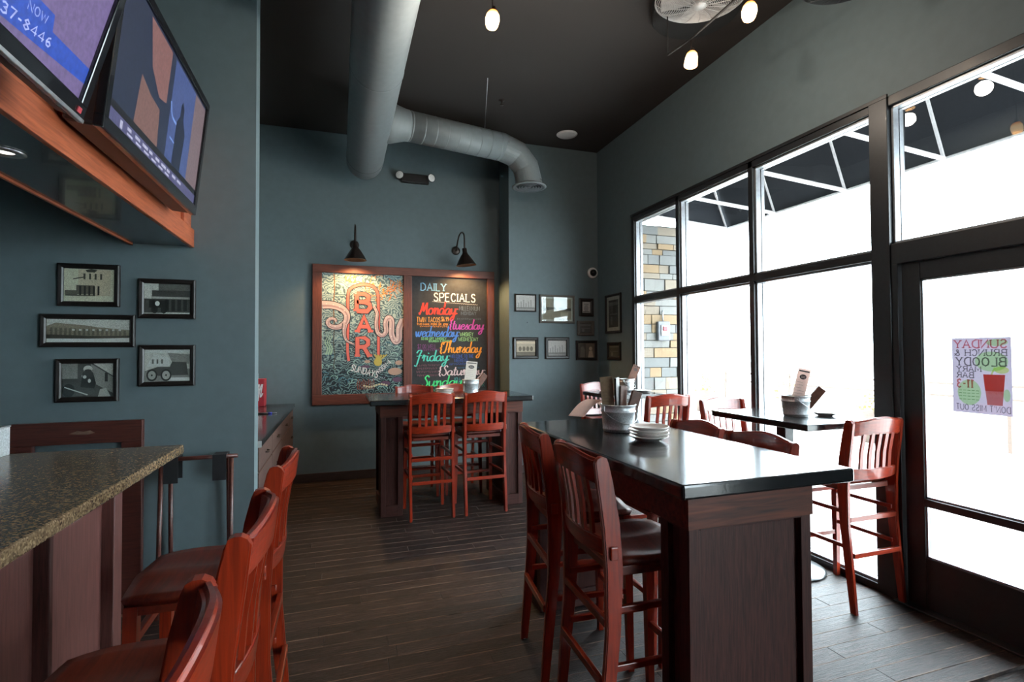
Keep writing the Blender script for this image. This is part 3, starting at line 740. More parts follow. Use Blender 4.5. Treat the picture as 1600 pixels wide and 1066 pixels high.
def draw2(F, sw, sh):
    F.layer([rect(0, 0, sw, sh)], screen(12, 13, 17))
    F.layer([rect(0, sh*.15, sw, sh)], screen(28, 36, 54))
    F.layer([[(sw*.24, sh*.98), (sw*.48, sh*.98), (sw*.48, sh*.55), (sw*.40, sh*.52), (sw*.30, sh*.66)]], screen(108, 76, 74))
    F.layer([[(sw*.20, sh*.15), (sw*.44, sh*.15), (sw*.42, sh*.44), (sw*.32, sh*.46), (sw*.22, sh*.52)]], screen(100, 74, 70))
    F.layer([rect(sw*.53, sh*.15, sw*.83, sh*.98)], screen(56, 70, 112))
    F.layer([rect(sw*.83, sh*.15, sw, sh*.98)], screen(96, 82, 86))
    F.layer([[(sw*.62, sh*.15), (sw*.62, sh*.52), (sw*.655, sh*.60), (sw*.655, sh*.70), (sw*.675, sh*.75), (sw*.70, sh*.70), (sw*.70, sh*.60), (sw*.745, sh*.50), (sw*.73, sh*.15)]], screen(20, 28, 46))
    F.layer(ribbon(catmull([(sw*.53, sh*.62), (sw*.56, sh*.52), (sw*.62, sh*.50)], 5), .012)+ribbon([(sw*.56, sh*.34), (sw*.62, sh*.33)], .008), screen(96, 122, 178))
    F.layer([rect(0, 0, sw, sh*.095)], screen(66, 66, 98))
    F.layer([rect(sw*.10, sh*.02, sw*.12, sh*.075)]+[p for k in range(9) for p in ribbon([(sw*(.16+.07*k), sh*.065), (sw*(.16+.07*k+.035+.02*((k*7) % 3)/2), sh*.065)], .012)]+[p for k in range(6) for p in ribbon([(sw*(.16+.08*k), sh*.030), (sw*(.16+.08*k+.05), sh*.030)], .008)], screen(150, 150, 172))
television('nearer wall television showing a purple picture with a slanted blue band', -0.700, 1.215, 2.165, 1.13, 0.66, 0.27, 0.07, draw1, 0.13, True)
television('farther wall television showing a dark film scene above a caption strip', -0.722, 2.535, 2.228, 1.13, 0.60, 0.105, 0.115, draw2, 0.03)

# ================================================================== CHAIRS
def make_stool(label, loc, rz, group='cherry wood bar stools'):
    t = thing('bar_stool', label, 'stool', loc, rz, group)
    lean = lambda z: -0.185-(max(z-0.72, 0)*0.13)
    # saddle seat
    n = 12; top = []; bot = []
    for j in range(n+1):
        for i in range(n+1):
            u, v = -1+2*i/n, -1+2*j/n
            k = (1-0.13*v*v*(1 if v > 0 else .3)); q = (1-0.10*u*u*(1 if v > 0 else .4))
            wd = 0.195+0.022*(v+1)/2
            x, y = u*k*wd, 0.02+v*q*0.19
            dip = -0.016*math.exp(-((abs(u)-.45)/.35)**2)*math.exp(-((v+.15)/.7)**2)+0.006*max(0, 1-abs(u)*3)*max(0, v)-0.010*max(0, v)**3
            top.append((x, y, 0.757+dip)); bot.append((x*0.96, 0.02+(y-0.02)*0.96, 0.724))
    W = n+1; fs = []
    for j in range(n):
        for i in range(n):
            a = j*W+i; fs.append((a, a+1, a+W+1, a+W)); fs.append((a+W*W, a+W*W+W, a+W*W+W+1, a+W*W+1))
    per = [i for i in range(W)]+[j*W+n for j in range(1, W)]+[n*W+i for i in range(n-1, -1, -1)]+[j*W for j in range(n-1, 0, -1)]
    for a, b_ in zip(per, per[1:]+per[:1]): fs.append((a, a+W*W, b_+W*W, b_))
    sb = MB(); sb.add(top+bot, fs, None, True); sb.build('seat', M['seatwood'], t)
    # rear posts: broad boards with a kick at the foot and a lean at the top
    front = [(-.228, 0), (-.200, .25), (-.172, .50), (-.160, .72), (-.172, .89), (-.198, 1.04), (-.214, 1.105), (-.222, 1.122), (-.232, 1.127)]
    back = [(-.246, 1.127), (-.258, 1.120), (-.266, 1.105), (-.256, 1.02), (-.236, .87), (-.226, .72), (-.226, .5), (-.246, .25), (-.264, 0)]
    for sx in (-1, 1):
        b = MB(); pts = front+back; x0, x1_ = sx*0.1815, sx*0.2075
        b.prism(pts, min(x0, x1_), max(x0, x1_), 'x')
        o = b.build('back_post', M['cherry_z'], t)
        bm = bmesh.new(); bm.from_mesh(o.data)
        bmesh.ops.bevel(bm, geom=[e for e in bm.edges if e.calc_length() > 0.03 and abs(e.verts[0].co.x-e.verts[1].co.x) < 1e-5], offset=0.004, segments=2, affect='EDGES')
        bm.to_mesh(o.data); bm.free()
        # pegged tenon block on the outside of the post at seat height
        MB().box(sx*0.2065, sx*0.219, -0.215, -0.185, 0.765, 0.812, 0.004).build('tenon_block', M['cherry_y'], t)
    # front legs, tapered
    for sx in (-1, 1):
        b = MB(); cx, cy = sx*0.176, 0.165; tp, bt = 0.0185, 0.0135
        vs = []
        for z, h in ((0, bt), (0.5, tp), (0.726, tp)):
            dx = sx*0.010*(1-z/0.726)
            vs += [(cx+dx-h, cy-h+0.012*(1-z/.726), z), (cx+dx+h, cy-h+0.012*(1-z/.726), z), (cx+dx+h, cy+h+0.012*(1-z/.726), z), (cx+dx-h, cy+h+0.012*(1-z/.726), z)]
        fs = [(3, 2, 1, 0), (8, 9, 10, 11)]+[(r*4+k, r*4+(k+1) % 4, r*4+4+(k+1) % 4, r*4+4+k) for r in (0, 1) for k in range(4)]
        b.add(vs, fs); b.build('front_leg', M['cherry_z'], t)
    # feet
    for fx, fy in ((-.1945, -.246), (.1945, -.246), (-.186, .177), (.186, .177)):
        MB().lathe([(0.0, -0.0005), (0.011, 0.0005), (0.011, 0.006), (0, 0.006)], 10, (fx, fy, 0)).build('foot_glide', M['whiteplastic'], t)
    # stretchers
    for z in (0.33, 0.535): MB().box(-.184, .184, -.232-(.02 if z < .4 else 0)+.005, -.212-(.02 if z < .4 else 0)+.005, z-.015, z+.015, .003).build('stretcher', M['cherry_x'], t)
    for z in (0.30, 0.60): MB().box(-.170, .170, .162, .182, z-.014, z+.014, .003).build('stretcher', M['cherry_x'], t)
    for sx in (-1, 1):
        for z in (0.37, 0.575): MB().box(sx*.180-.010, sx*.180+.010, -.205, .165, z-.012, z+.012, .003).build('stretcher', M['cherry_y'], t)
    ap = MB(); ap.box(-.16, .16, .155, .175, .695, .728, .002); ap.box(-.16, .16, -.195, -.178, .70, .728, .002)
    ap.box(-.188, -.170, -.18, .16, .695, .728, .002); ap.box(.170, .188, -.18, .16, .695, .728, .002)
    ap.build('seat_apron', M['seatwood'], t)
    # curved rails of the back
    def rail(zb, zt, name, th, nx=14, bulge=0.028, arch=None, xr=.1825, bv=.0045):
        vs = []; fs = []
        for i in range(nx+1):
            s_ = -1+2*i/nx; x = s_*xr; dy = -bulge*(1-s_*s_)
            zb_, zt_ = zb(s_), zt(s_)
            vs += [(x, lean(zb_)+dy-th/2-.018, zb_), (x, lean(zt_)+dy-th/2-.018, zt_), (x, lean(zt_)+dy+th/2-.018, zt_), (x, lean(zb_)+dy+th/2-.018, zb_)]
        for i in range(nx):
            for k in range(4): fs.append((i*4+k, i*4+(k+1) % 4, i*4+4+(k+1) % 4, i*4+4+k))
        fs += [(3, 2, 1, 0), tuple(nx*4+k for k in range(4))]
        o = MB().add(vs, fs).build(name, M['cherry_x'], t)
        bm = bmesh.new(); bm.from_mesh(o.data)
        bmesh.ops.bevel(bm, geom=[e for e in bm.edges if abs(e.verts[0].co.x-e.verts[1].co.x) > 1e-4], offset=bv, segments=3, affect='EDGES')
        bm.to_mesh(o.data); bm.free()
        for pl in o.data.polygons: pl.use_smooth = False
        return o
    rail(lambda s: 1.028+0.012*(1-s*s), lambda s: 1.122+0.022*math.cos(s*PI/2)**1.6, 'crest_rail', .027, bv=.009)
    rail(lambda s: 0.772-0.006*(1-s*s), lambda s: 0.835, 'lower_rail', .022)
    for k in range(5):
        x = -.112+.056*k; s_ = x/.1825; dy = -.028*(1-s_*s_)-.018
        vs = []
        for z in (0.825, 0.93, 1.045):
            yb = lean(z)+dy+(0.006 if z == .93 else 0)
            vs += [(x-.012, yb-.006, z), (x+.012, yb-.006, z), (x+.012, yb+.006, z), (x-.012, yb+.006, z)]
        fs = [(3, 2, 1, 0), (8, 9, 10, 11)]+[(r*4+q, r*4+(q+1) % 4, r*4+4+(q+1) % 4, r*4+4+q) for r in (0, 1) for q in range(4)]
        MB().add(vs, fs).build('slat', M['cherry_z'], t)
    return t
R = math.radians
st0 = make_stool('cherry bar stool nearest the camera at the granite bar, cut by the lower edge', (-0.455, 0.79, 0), R(90+2))
for lab, x, y, a in (
    ('middle of the three cherry bar stools along the granite bar', -0.440, 1.385, 91),
    ('farthest of the three cherry bar stools along the granite bar, nearest the side cabinet', -0.440, 2.075, 90),
    ('cherry bar stool at the near left corner of the front island table', 1.125, 1.835, -90-2),
    ('cherry bar stool at the far left side of the front island table, by the aisle', 1.145, 2.37, -90-6),
    ('cherry bar stool on the window side of the front island table, nearer the camera', 1.635, 1.955, 90),
    ('cherry bar stool on the window side of the front island table, farther from camera', 1.635, 2.405, 90),
    ('cherry bar stool with its back to the camera at left of the rear island table', 0.785, 4.915, 2),
    ('cherry bar stool with its back to the camera at right of the rear island table', 1.285, 4.925, 3),
    ('cherry bar stool behind the rear island table on the left, only its crest showing', 0.785, 5.575, 180),
    ('cherry bar stool behind the rear island table on the right, behind the plates', 1.25, 5.575, 180),
    ('cherry bar stool at the near end of the window table, beside the glass door', 2.975, 2.455, 0),
    ('sunlit cherry bar stool at the far end of the window table, facing the camera', 2.95, 3.22, 180),
    ('red bar stool with its back to the camera before the stone pier window', 2.65, 4.00, 0),
    ('cherry bar stool beyond the corner table, facing the camera below the framed pictures', 2.87, 5.235, 180)):
    st = copy_thing(st0, (x, y, 0), R(a), lab)
    if x > 1.6 and y < 3.3: st.scale = (1, 1, 0.976 if y < 3.0 else 0.985)       # the stools on the window side sit a little lower

# ================================================================== TABLES
def island(label, x0, x1_, y0, y1, ends, along, bx0=None):
    """solid high table: thick black top, apron ring and two panelled end boxes"""
    o = ((x0+x1_)/2, (y0+y1)/2, 0)
    t = thing('island_table', label, 'table', o)
    def b(xa, xb, ya, yb, za, zb, bev, name, mat): return MB().box(xa-o[0], xb-o[0], ya-o[1], yb-o[1], za, zb, bev).build(name, mat, t)
    b(x0, x1_, y0, y1, 1.020, 1.070, 0.009, 'tabletop', M['blacktop' if along == 'y' else 'blacktop_x'])
    bx0_, bx1_, by0_, by1_ = bx0
    ap = MB(); ax, ay = o[0], o[1]; th = 0.022
    ap.box(bx0_-.006-ax, bx1_+.006-ax, by0_-.006-ay, by0_+th-ay, .908, 1.020, .002); ap.box(bx0_-.006-ax, bx1_+.006-ax, by1_-th-ay, by1_+.006-ay, .908, 1.020, .002)
    ap.box(bx0_-.006-ax, bx0_+th-ax, by0_+th-ay, by1_-th-ay, .908, 1.020, .002); ap.box(bx1_-th-ax, bx1_+.006-ax, by0_+th-ay, by1_-th-ay, .908, 1.020, .002)
    ap.build('apron', M['apron'], t)
    for (xa, xb, ya, yb) in ends:
        e = b(xa+.022, xb-.022, ya+.022, yb-.022, 0.012, .908, 0, 'end_box', M['oak_z'])
        # stiles and rails framing each of the four faces (sub-parts of the box)
        s_ = 0.045 if min(xb-xa, yb-ya) > .14 else .03; d = .022
        def sub(xa_, xb_, ya_, yb_, za, zb, nm, mt):
            q = MB().box(xa_-o[0], xb_-o[0], ya_-o[1], yb_-o[1], za, zb, .002).build(nm, mt, e)
        for (cx0, cx1) in ((xa, xa+s_), (xb-s_, xb)):
            for (cy0, cy1) in ((ya, ya+s_), (yb-s_, yb)): sub(cx0, cx1, cy0, cy1, 0, .908, 'corner_stile', M['oak_z'])
        for z0, z1_ in ((0, .10), (.900, .908)):
            for cy in (ya, yb-d): sub(xa+s_, xb-s_, cy, cy+d, z0, z1_, 'rail', M['oak_x'])
            for cx in (xa, xb-d): sub(cx, cx+d, ya+s_, yb-s_, z0, z1_, 'rail', M['oak_y'])
    return t
island('high black topped island table in front with four plates stacked on it', 1.040, 1.785, 1.405, 3.01,
       [(1.095, 1.62, 1.45, 1.61), (1.095, 1.62, 2.80, 2.96)], 'y', (1.095, 1.62, 1.45, 2.96))
island('high black topped island table at the rear below the menu boards', 0.255, 1.82, 4.80, 5.62,
       [(0.356, 0.555, 4.87, 5.53), (1.535, 1.724, 4.87, 5.53)], 'x', (0.356, 1.724, 4.87, 5.53))

def ptable(label, x0, x1_, y0, y1, px, py):
    t = thing('pedestal_table', label, 'table', (px, py, 0))
    MB().box(x0-px, x1_-px, y0-py, y1-py, 1.030, 1.070, 0.006).build('tabletop', M['blacktop'], t)
    MB().box(-.038, .038, -.038, .038, 0.035, 1.012, .004).build('column', M['black'], t)
    MB().box(-.16, .16, -.03, .03, 1.012, 1.030, .003).add([], []).box(-.03, .03, -.2, .2, 1.012, 1.030, .003).build('spider', M['black'], t)
    MB().lathe([(0, 0.0), (.235, 0.0), (.238, 0.008), (.22, .018), (.09, .034), (.05, .042), (0, .042)], 40).build('base', plain('grey_base_metal', (0.16, 0.165, 0.17), 0.3, metal=0.6), t)
    return t
ptable('high pedestal table by the window beside the glass door', 2.565, 3.165, 2.31, 3.12, 2.945, 2.832)
ptable('high pedestal table in the far window corner before the stone pier', 2.515, 3.145, 4.50, 5.12, 2.84, 4.80)

# ================================================================== TABLEWARE
def bucket(label, x, y, z, rt_=.092, rb=.080, h=.145):
    t = thing('metal_bucket', label, 'bucket', (x, y, z), random.uniform(0, 1), group='galvanised table buckets')
    k = h
    pr_ = [(0, .002), (rb-.004, .0), (rb, .003), (rb+.1*(rt_-rb), .012), (rb+.004, .014), (rb+.003, .02), (rb+.75*(rt_-rb), .72*k), (rb+.75*(rt_-rb)+.004, .735*k), (rb+.76*(rt_-rb)+.004, .765*k), (rb+.78*(rt_-rb), .78*k), (rt_, k-.006), (rt_+.004, k-.003), (rt_+.003, k+.002), (rt_-.003, k), (rb-.003, .012), (0, .010)]
    MB().lathe(pr_, 32).build('body', M['galv'], t)
    for s_ in (-1, 1):
        MB().box(s_*(rt_-.002), s_*(rt_+.006), -.014, .014, .76*k, .96*k, .002).build('handle_ear', M['galv'], t)
    arc = [(math.cos(a)*(rt_+.008), -math.sin(a)*.55*rt_*1.0-.62*0, .86*k-math.sin(a)*.075) for a in [PI*i/14 for i in range(15)]]
    arc = [(p[0], -(rt_+.010)*math.sin(PI*i/14), p[2]) for i, p in enumerate(arc)]
    MB().tube(arc, .0022, 6).build('handle', M['steel'], t)
    return t
def plate(label, x, y, z, r=.095):
    t = thing('plate', label, 'plate', (x, y, z), 0, group='white side plates')
    MB().lathe([(0, .001), (.55*r, 0), (.58*r, .003), (.72*r, .006), (.97*r, .019), (r, .021), (.99*r, .0235), (.94*r, .021), (.70*r, .0095), (.5*r, .0065), (0, .006)], 40).build('china', M['white'], t)
    return t
def menu_card(label, x, y, z, w_, h_, tilt, rz, mat, badge=True, cat='menu'):
    t = thing('menu_card', label, cat, (x, y, z), rz)
    rot = Matrix.Rotation(tilt, 4, 'Y') @ Matrix.Rotation(0.10, 4, 'X')
    b = MB().box(-w_/2, w_/2, -.0015, .0015, 0, h_); b.v = [tuple(rot @ Vector(v)) for v in b.v]; b.build('card', mat, t)
    r3 = rot.to_3x3(); F = Flat(rot @ Vector((-w_/2, -.0015, 0)), r3 @ Vector((1, 0, 0)), r3 @ Vector((0, 0, 1)), r3 @ Vector((0, -1, 0)))
    if badge:
        F.layer([rect(w_*.08, h_*.93, w_*.92, h_*.96), ell(w_*.5, h_*.82, w_*.27, h_*.055)], M['ink'])
        F.layer([p for k in range(3) for p in ribbon([(w_*.32, h_*(.80+.017*k)), (w_*.68, h_*(.80+.017*k))], .0016)], mat)
    rnd = random.Random(int(x*1000))
    F.layer([p for k in range(11) for p in ribbon([(w_*.12, h_*(.70-.062*k)), (w_*(.12+rnd.uniform(.4, .76)), h_*(.70-.062*k))], .0014)], plain('menu_print', (0.16, 0.11, 0.08), 0.8))
    F.build('print', t); return t
def folder(name, label, cat, x, y, z, w_, h_, th, tx, ty, rz, mat):
    t = thing(name, label, cat, (x, y, z), rz)
    rot = Matrix.Rotation(ty, 4, 'Y') @ Matrix.Rotation(tx, 4, 'X')
    for k, s_ in ((0, -1), (1, 1)):
        b = MB().box(-w_/2, w_/2, s_*th*.5-th*.42, s_*th*.5+th*.42, 0, h_, min(th*.3, .003)); b.v = [tuple(rot @ Vector(v)) for v in b.v]; b.build('cover', mat, t)
    return t

# front island
bucket('galvanised bucket holding menus on the front island table', 1.43, 2.48, 1.071)
for k in range(4):
    plate(['lowest of the four white plates stacked on the front island table', 'second plate from the bottom of the stack on the front island table', 'third plate from the bottom of the stack on the front island table', 'topmost of the four white plates stacked on the front island table'][k],
          1.425+random.uniform(-.003, .003), 2.185+random.uniform(-.003, .003), 1.0705+k*.0155)
menu_card('tan printed menu card standing in the bucket on the front island table', 1.392, 2.50, 1.092, .066, .275, -0.08, R(-28), M['kraft'], False)
folder('menu_holder', 'black menu holder with a metal edge in the front island bucket', 'menu holder', 1.424, 2.475, 1.092, .05, .27, .006, 0.02, -0.10, R(40), M['black'])
folder('bill_folder', 'brown leather bill folder upright in the front island bucket', 'folder', 1.455, 2.49, 1.09, .05, .225, .012, 0.05, 0.0, R(15), M['leather'])
folder('bill_folder', 'brown leather bill folder leaning right out of the front island bucket', 'folder', 1.472, 2.462, 1.092, .055, .20, .012, 0.0, 0.30, R(-10), M['leather'])
pp = MB(); path = [(1.420, 2.545, 1.175), (1.395, 2.585, 1.222), (1.362, 2.625, 1.228), (1.325, 2.665, 1.195), (1.285, 2.705, 1.130)]
path = [Vector(p) for p in path]; fine = []
for i in range(len(path)-1):
    a, b_, c_, d_ = path[max(i-1, 0)], path[i], path[i+1], path[min(i+2, len(path)-1)]
    for j in range(5):
        q = j/5; fine.append(0.5*((2*b_)+(c_-a)*q+(2*a-5*b_+4*c_-d_)*q*q+(3*b_-a-3*c_+d_)*q**3))
fine.append(path[-1]); wv = Vector((.52, -.85, 0))*.052
o0 = Vector((1.36, 2.62, 1.15)); vs = []
for p in fine: vs += [p-wv-o0, p+wv-o0, p+wv-o0+Vector((0, 0, .0008)), p-wv-o0+Vector((0, 0, .0008))]
fs = [(i*4+k, i*4+(k+1) % 4, i*4+4+(k+1) % 4, i*4+4+k) for i in range(len(fine)-1) for k in range(4)]+[(3, 2, 1, 0), tuple(len(vs)-4+k for k in range(4))]
po = MB().add(vs, fs, None, True).build('paper_sheet', M['pinkpaper'], None, o0)
tag(po, 'pale pink paper sheet curling out of the front island bucket', 'paper')

# rear island
bucket('galvanised bucket holding a menu on the rear island table', 1.275, 5.18, 1.071, .085, .072, .15)
for k in range(4):
    plate(['lowest plate of the stack on the rear island table', 'second lowest plate of the stack on the rear island table', 'third plate up in the stack on the rear island table', 'topmost plate of the stack on the rear island table'][k], 1.0+random.uniform(-.003, .003), 5.16, 1.0705+k*.0155, .092)
menu_card('white menu card with dark oval badge in the rear island bucket', 1.245, 5.15, 1.10, .115, .31, 0.10, R(0), M['paper'])
folder('bill_folder', 'brown leather bill folder leaning out of the rear island bucket', 'folder', 1.31, 5.18, 1.10, .06, .21, .014, 0.0, 0.62, 0, M['leather'])
# window table
bucket('galvanised bucket standing on the window table beside the door', 2.845, 2.645, 1.071, .086, .074, .135)
plate('single white plate on the window table beside the door', 3.045, 2.60, 1.0705, .078)
menu_card('pink menu card with dark round badge in the window table bucket', 2.825, 2.64, 1.09, .075, .30, 0.20, R(-30), M['pinkpaper'])
folder('menu_holder', 'thin black menu holder behind the card in the window table bucket', 'menu holder', 2.862, 2.655, 1.09, .05, .245, .005, 0.0, 0.18, R(-35), M['black'])
folder('bill_folder', 'brown leather bill folder leaning right in the window table bucket', 'folder', 2.878, 2.63, 1.095, .055, .20, .014, 0.0, 0.65, R(-35), M['leather'])
# corner table
bucket('galvanised bucket on the corner table near the stone pier window', 2.95, 4.93, 1.071, .080, .068, .135)
plate('single plate on the corner table near the stone pier window', 3.04, 4.76, 1.0705, .09)
menu_card('brown menu card leaning out of the corner table bucket', 2.955, 4.92, 1.10, .085, .27, 0.38, R(-10), M['leather'])

# bar caddy
cd = thing('metal_caddy', 'galvanised rectangular caddy standing on the granite bar', 'caddy', (-1.43, 2.52, 1.071))
b = MB(); T = .003
b.box(-.085, .085, -.28, .28, 0, T); b.box(.085-T, .085, -.28, .28, T, .122); b.box(-.085, -.085+T, -.28, .28, T, .122); b.box(-.085+T, .085-T, -.28, -.28+T, T, .122); b.box(-.085+T, .085-T, .28-T, .28, T, .122)
b.build('body', M['galv'], cd)
MB().tube([(-.085, -.28, .122), (.085, -.28, .122), (.085, .28, .122), (-.085, .28, .122), (-.085, -.28, .122)], .004, 6).build('rolled_rim', M['galv'], cd)
folder('menu_holder', 'black menu holder standing in the caddy on the bar, nearer the bar end', 'menu holder', -1.41, 2.70, 1.076, .075, .205, .02, 0.0, 0.10, R(20), M['black'])
folder('menu_holder', 'black menu holder standing in the caddy on the bar, farther from its end', 'menu holder', -1.435, 2.60, 1.076, .085, .215, .022, 0.0, 0.05, R(10), M['black'])

# ================================================================== LEFT WALL: frame, tray stand, pictures
of = thing('wooden_frame', 'dark red open wooden frame standing against the wall behind the bar end', 'frame', (-1.41, 3.585, 0))
for xa, xb, za, zb, nm, mt in ((-.31, .315, .99, 1.115, 'top_rail', 'redframe'), (-.31, -.205, 0, .99, 'stile', 'redframe'), (.21, .315, 0, .99, 'stile', 'redframe'), (-.205, .21, 0.0, .12, 'bottom_rail', 'redframe')):
    MB().box(xa, xb, -.018, .018, za, zb, .004).build(nm, M[mt], of)
MB().prism([(-.07, -.006), (-.03, .010), (.0, .004), (.03, .011), (.055, -.004), (.02, -.012), (-.03, -.010)], -.0186, -.0180, 'y').build('worn_patch', plain('bare_wood', (0.16, 0.10, 0.07), 0.8), of)
of.children[-1].location = (0.03, 0, 1.055)

ts = thing('tray_stand', 'folded wooden tray stand with black straps leaning by the wall', 'tray stand', (-.785, 3.46, 0))
for k, (yt, yb_, zt) in enumerate(((-.02, -.06, .895), (.045, .09, .885))):
    MB().tube([(-.225 if k == 0 else -.20, yt, zt), (.212 if k == 0 else .19, yt, zt)], .0115, 10).build('top_bar', M['redframe'], ts)
    for sx in (-1, 1):
        xo = sx*(.178 if k == 0 else .150)
        MB().tube([(xo*1.0, yt, zt-.008), (xo*1.03, yb_, .012)], .0125, 8).build('leg', M['redframe'], ts)
    MB().tube([(-.178 if k == 0 else -.15, (yt+yb_)/2+ (0), .30), (.178 if k == 0 else .15, (yt+yb_)/2, .30)], .009, 8).build('cross_bar', M['redframe'], ts)
for xo in (-.128, .118):
    b = MB(); b.box(xo-.036, xo+.036, -.0365, -.0335, .76, .905); b.box(xo-.036, xo+.036, -.0365, .060, .905, .909); b.box(xo-.036, xo+.036, .057, .060, .77, .905)
    b.build('strap', M['strap'], ts)

GR = [plain('print_grey_%d' % i, (v, v*0.97, v*0.92), 0.7, var=0.45, nscale=70) for i, v in enumerate((0.02, 0.07, 0.15, 0.28, 0.46, 0.68, 0.88))]
SEP = [plain('print_sepia_%d' % i, (v, v*0.84, v*0.62), 0.7, var=0.45, nscale=70) for i, v in enumerate((0.02, 0.07, 0.15, 0.28, 0.46, 0.68, 0.88))]
def picture(label, c, w_, h_, axis, draw, fw=.028, mat=0.0, fmat='frame_black', dep=.024, group=None, glazed=True):
    """framed print hung on a wall; axis 'y' faces -Y, 'x' faces -X"""
    t = thing('picture_frame', label, 'picture', c, 0 if axis == 'y' else R(-90), group)
    fr = MB()
    o = [(-w_/2, -h_/2), (w_/2, -h_/2), (w_/2, h_/2), (-w_/2, h_/2)]
    i_ = [(-w_/2+fw, -h_/2+fw), (w_/2-fw, -h_/2+fw), (w_/2-fw, h_/2-fw), (-w_/2+fw, h_/2-fw)]
    prof = [(0.0, 0.0), (0.0, -dep*.8), (.25, -dep), (.75, -dep*.85), (1.0, -dep*.55), (1.0, 0.0)]
    for k in range(4):
        a, b_, c_, d_ = o[k], o[(k+1) % 4], i_[(k+1) % 4], i_[k]
        vs = []
        for f_, y_ in prof:
            vs += [(a[0]+(d_[0]-a[0])*f_, y_, a[1]+(d_[1]-a[1])*f_), (b_[0]+(c_[0]-b_[0])*f_, y_, b_[1]+(c_[1]-b_[1])*f_)]
        fr.add(vs, [(2*j, 2*j+1, 2*j+3, 2*j+2) for j in range(len(prof)-1)])
    fr.build('moulding', M[fmat], t)
    iw, ih = w_-2*fw, h_-2*fw
    MB().box(-w_/2+fw*.5, w_/2-fw*.5, -.006, -.001, -h_/2+fw*.5, h_/2-fw*.5).build('backing', M['matboard'] if mat else M['frame_black'], t)
    F = Flat((-iw/2+mat, -.0062, -ih/2+mat), (1, 0, 0), (0, 0, 1), (0, -1, 0))
    draw(F, iw-2*mat, ih-2*mat); F.build('print', t)
    if glazed: MB().box(-iw/2, iw/2, -.0102, -.0090, -ih/2, ih/2).build('glazing', M['glass'], t)
    return t
def clipped(pts, w_, h_): return [(min(max(x, 0), w_), min(max(y, 0), h_)) for x, y in pts]
def dr_house(F, w, h):
    F.layer([rect(0, 0, w, h)], SEP[6])
    F.layer([rect(w*.28, h*.18, w*.92, h*.98)], SEP[5]); F.layer([rect(0, 0, w, h*.16)], SEP[6])
    F.layer([rect(w*.24, h*.22, w*.60, h*.50), rect(w*.02, h*.2, w*.26, h*.34)], SEP[2])
    F.layer([rect(w*(.30+.09*k), h*.2, w*(.34+.09*k), h*.48) for k in range(5)], SEP[0])
    F.layer([rect(w*(.38+.11*k), h*.68, w*(.42+.11*k), h*.86) for k in range(4)]+[[(w*.18, h*.70), (w*.42, h*.78), (w*.42, h*.74), (w*.18, h*.67)]], SEP[1])
    F.layer([[(w*.42, h*.97), (w*.54, h), (w*.66, h*.97), (w*.6, h*.9), (w*.45, h*.9)], rect(w*.03, h*.17, w*.62, h*.2)], SEP[1])
def dr_store(F, w, h):
    F.layer([rect(0, 0, w, h)], GR[1]); F.layer([rect(0, h*.78, w*.30, h), rect(0, h*.5, w*.16, h)], GR[5]); F.layer([rect(w*.3, h*.78, w, h)], GR[2])
    F.layer([rect(w*.17, h*.5, w*.98, h*.57)], GR[4]); F.layer([rect(w*.4, 0, w*.98, h*.05), rect(0, 0, w*.4, h*.03)], GR[5])
    F.layer([rect(w*(.45+.13*k), h*.1, w*(.53+.13*k), h*.48) for k in range(4)], GR[0])
    F.layer([ell(w*.22, h*.14, w*.07, h*.13), ell(w*.42, h*.14, w*.07, h*.13), rect(w*.1, h*.2, w*.5, h*.45)], GR[0]); F.layer([ell(w*.28, h*.34, w*.05, h*.08)], GR[6])
def dr_town(F, w, h):
    F.layer([rect(0, 0, w, h)], GR[5])
    F.layer([[(0, h*.2), (0, h*.7), (w*.1, h*.84), (w*.45, h*.74), (w*.6, h*.66), (w, h*.54), (w, h*.2)]], SEP[3])
    F.layer([rect(w*(.04+.055*k), h*.3, w*(.07+.055*k), h*(.64-.008*k)) for k in range(17)], SEP[2]); F.layer([[(0, h*.16), (0, h*.34), (w*.5, h*.28), (w, h*.3), (w, h*.2), (w*.5, h*.16)]], SEP[1])
    F.layer([rect(w*(.3+.08*k), h*.5, w*(.33+.08*k), h*.58) for k in range(8)], GR[5]); F.layer([rect(0, 0, w, h*.16)], GR[6])
def dr_porch(F, w, h):
    F.layer([rect(0, 0, w, h)], GR[1]); F.layer([[(w*.6, h), (w, h*.62), (w, h)]], GR[5]); F.layer([[(w*.55, h), (w, h*.58), (w, h*.1), (w*.62, h*.4)], rect(0, h*.55, w*.3, h)], GR[3])
    F.layer([rect(w*.83, h*.45, w*.89, h*.72)], GR[0]); F.layer([ell(w*.5, h*.84, w*.09, h*.10), ell(w*.43, h*.62, w*.05, h*.07), ell(w*.55, h*.52, w*.05, h*.09)], GR[5])
    F.layer([ell(w*.5, h*.78, w*.07, h*.05), [(w*.36, h*.3), (w*.40, h*.74), (w*.60, h*.74), (w*.66, h*.4), (w*.62, h*.25)], ell(w*.13, h*.2, w*.12, h*.2)], GR[0])
    F.layer([[(w*.70, 0), (w*.74, h*.22), (w*.86, h*.26), (w*.95, 0)]], GR[4]); F.layer(ribbon([(w*.05, h*.3), (w*.5, h*.06)], .006)+[ell(w*.44, h*.6, w*.035, h*.05), ell(w*.53, h*.48, w*.03, h*.06)], GR[5])
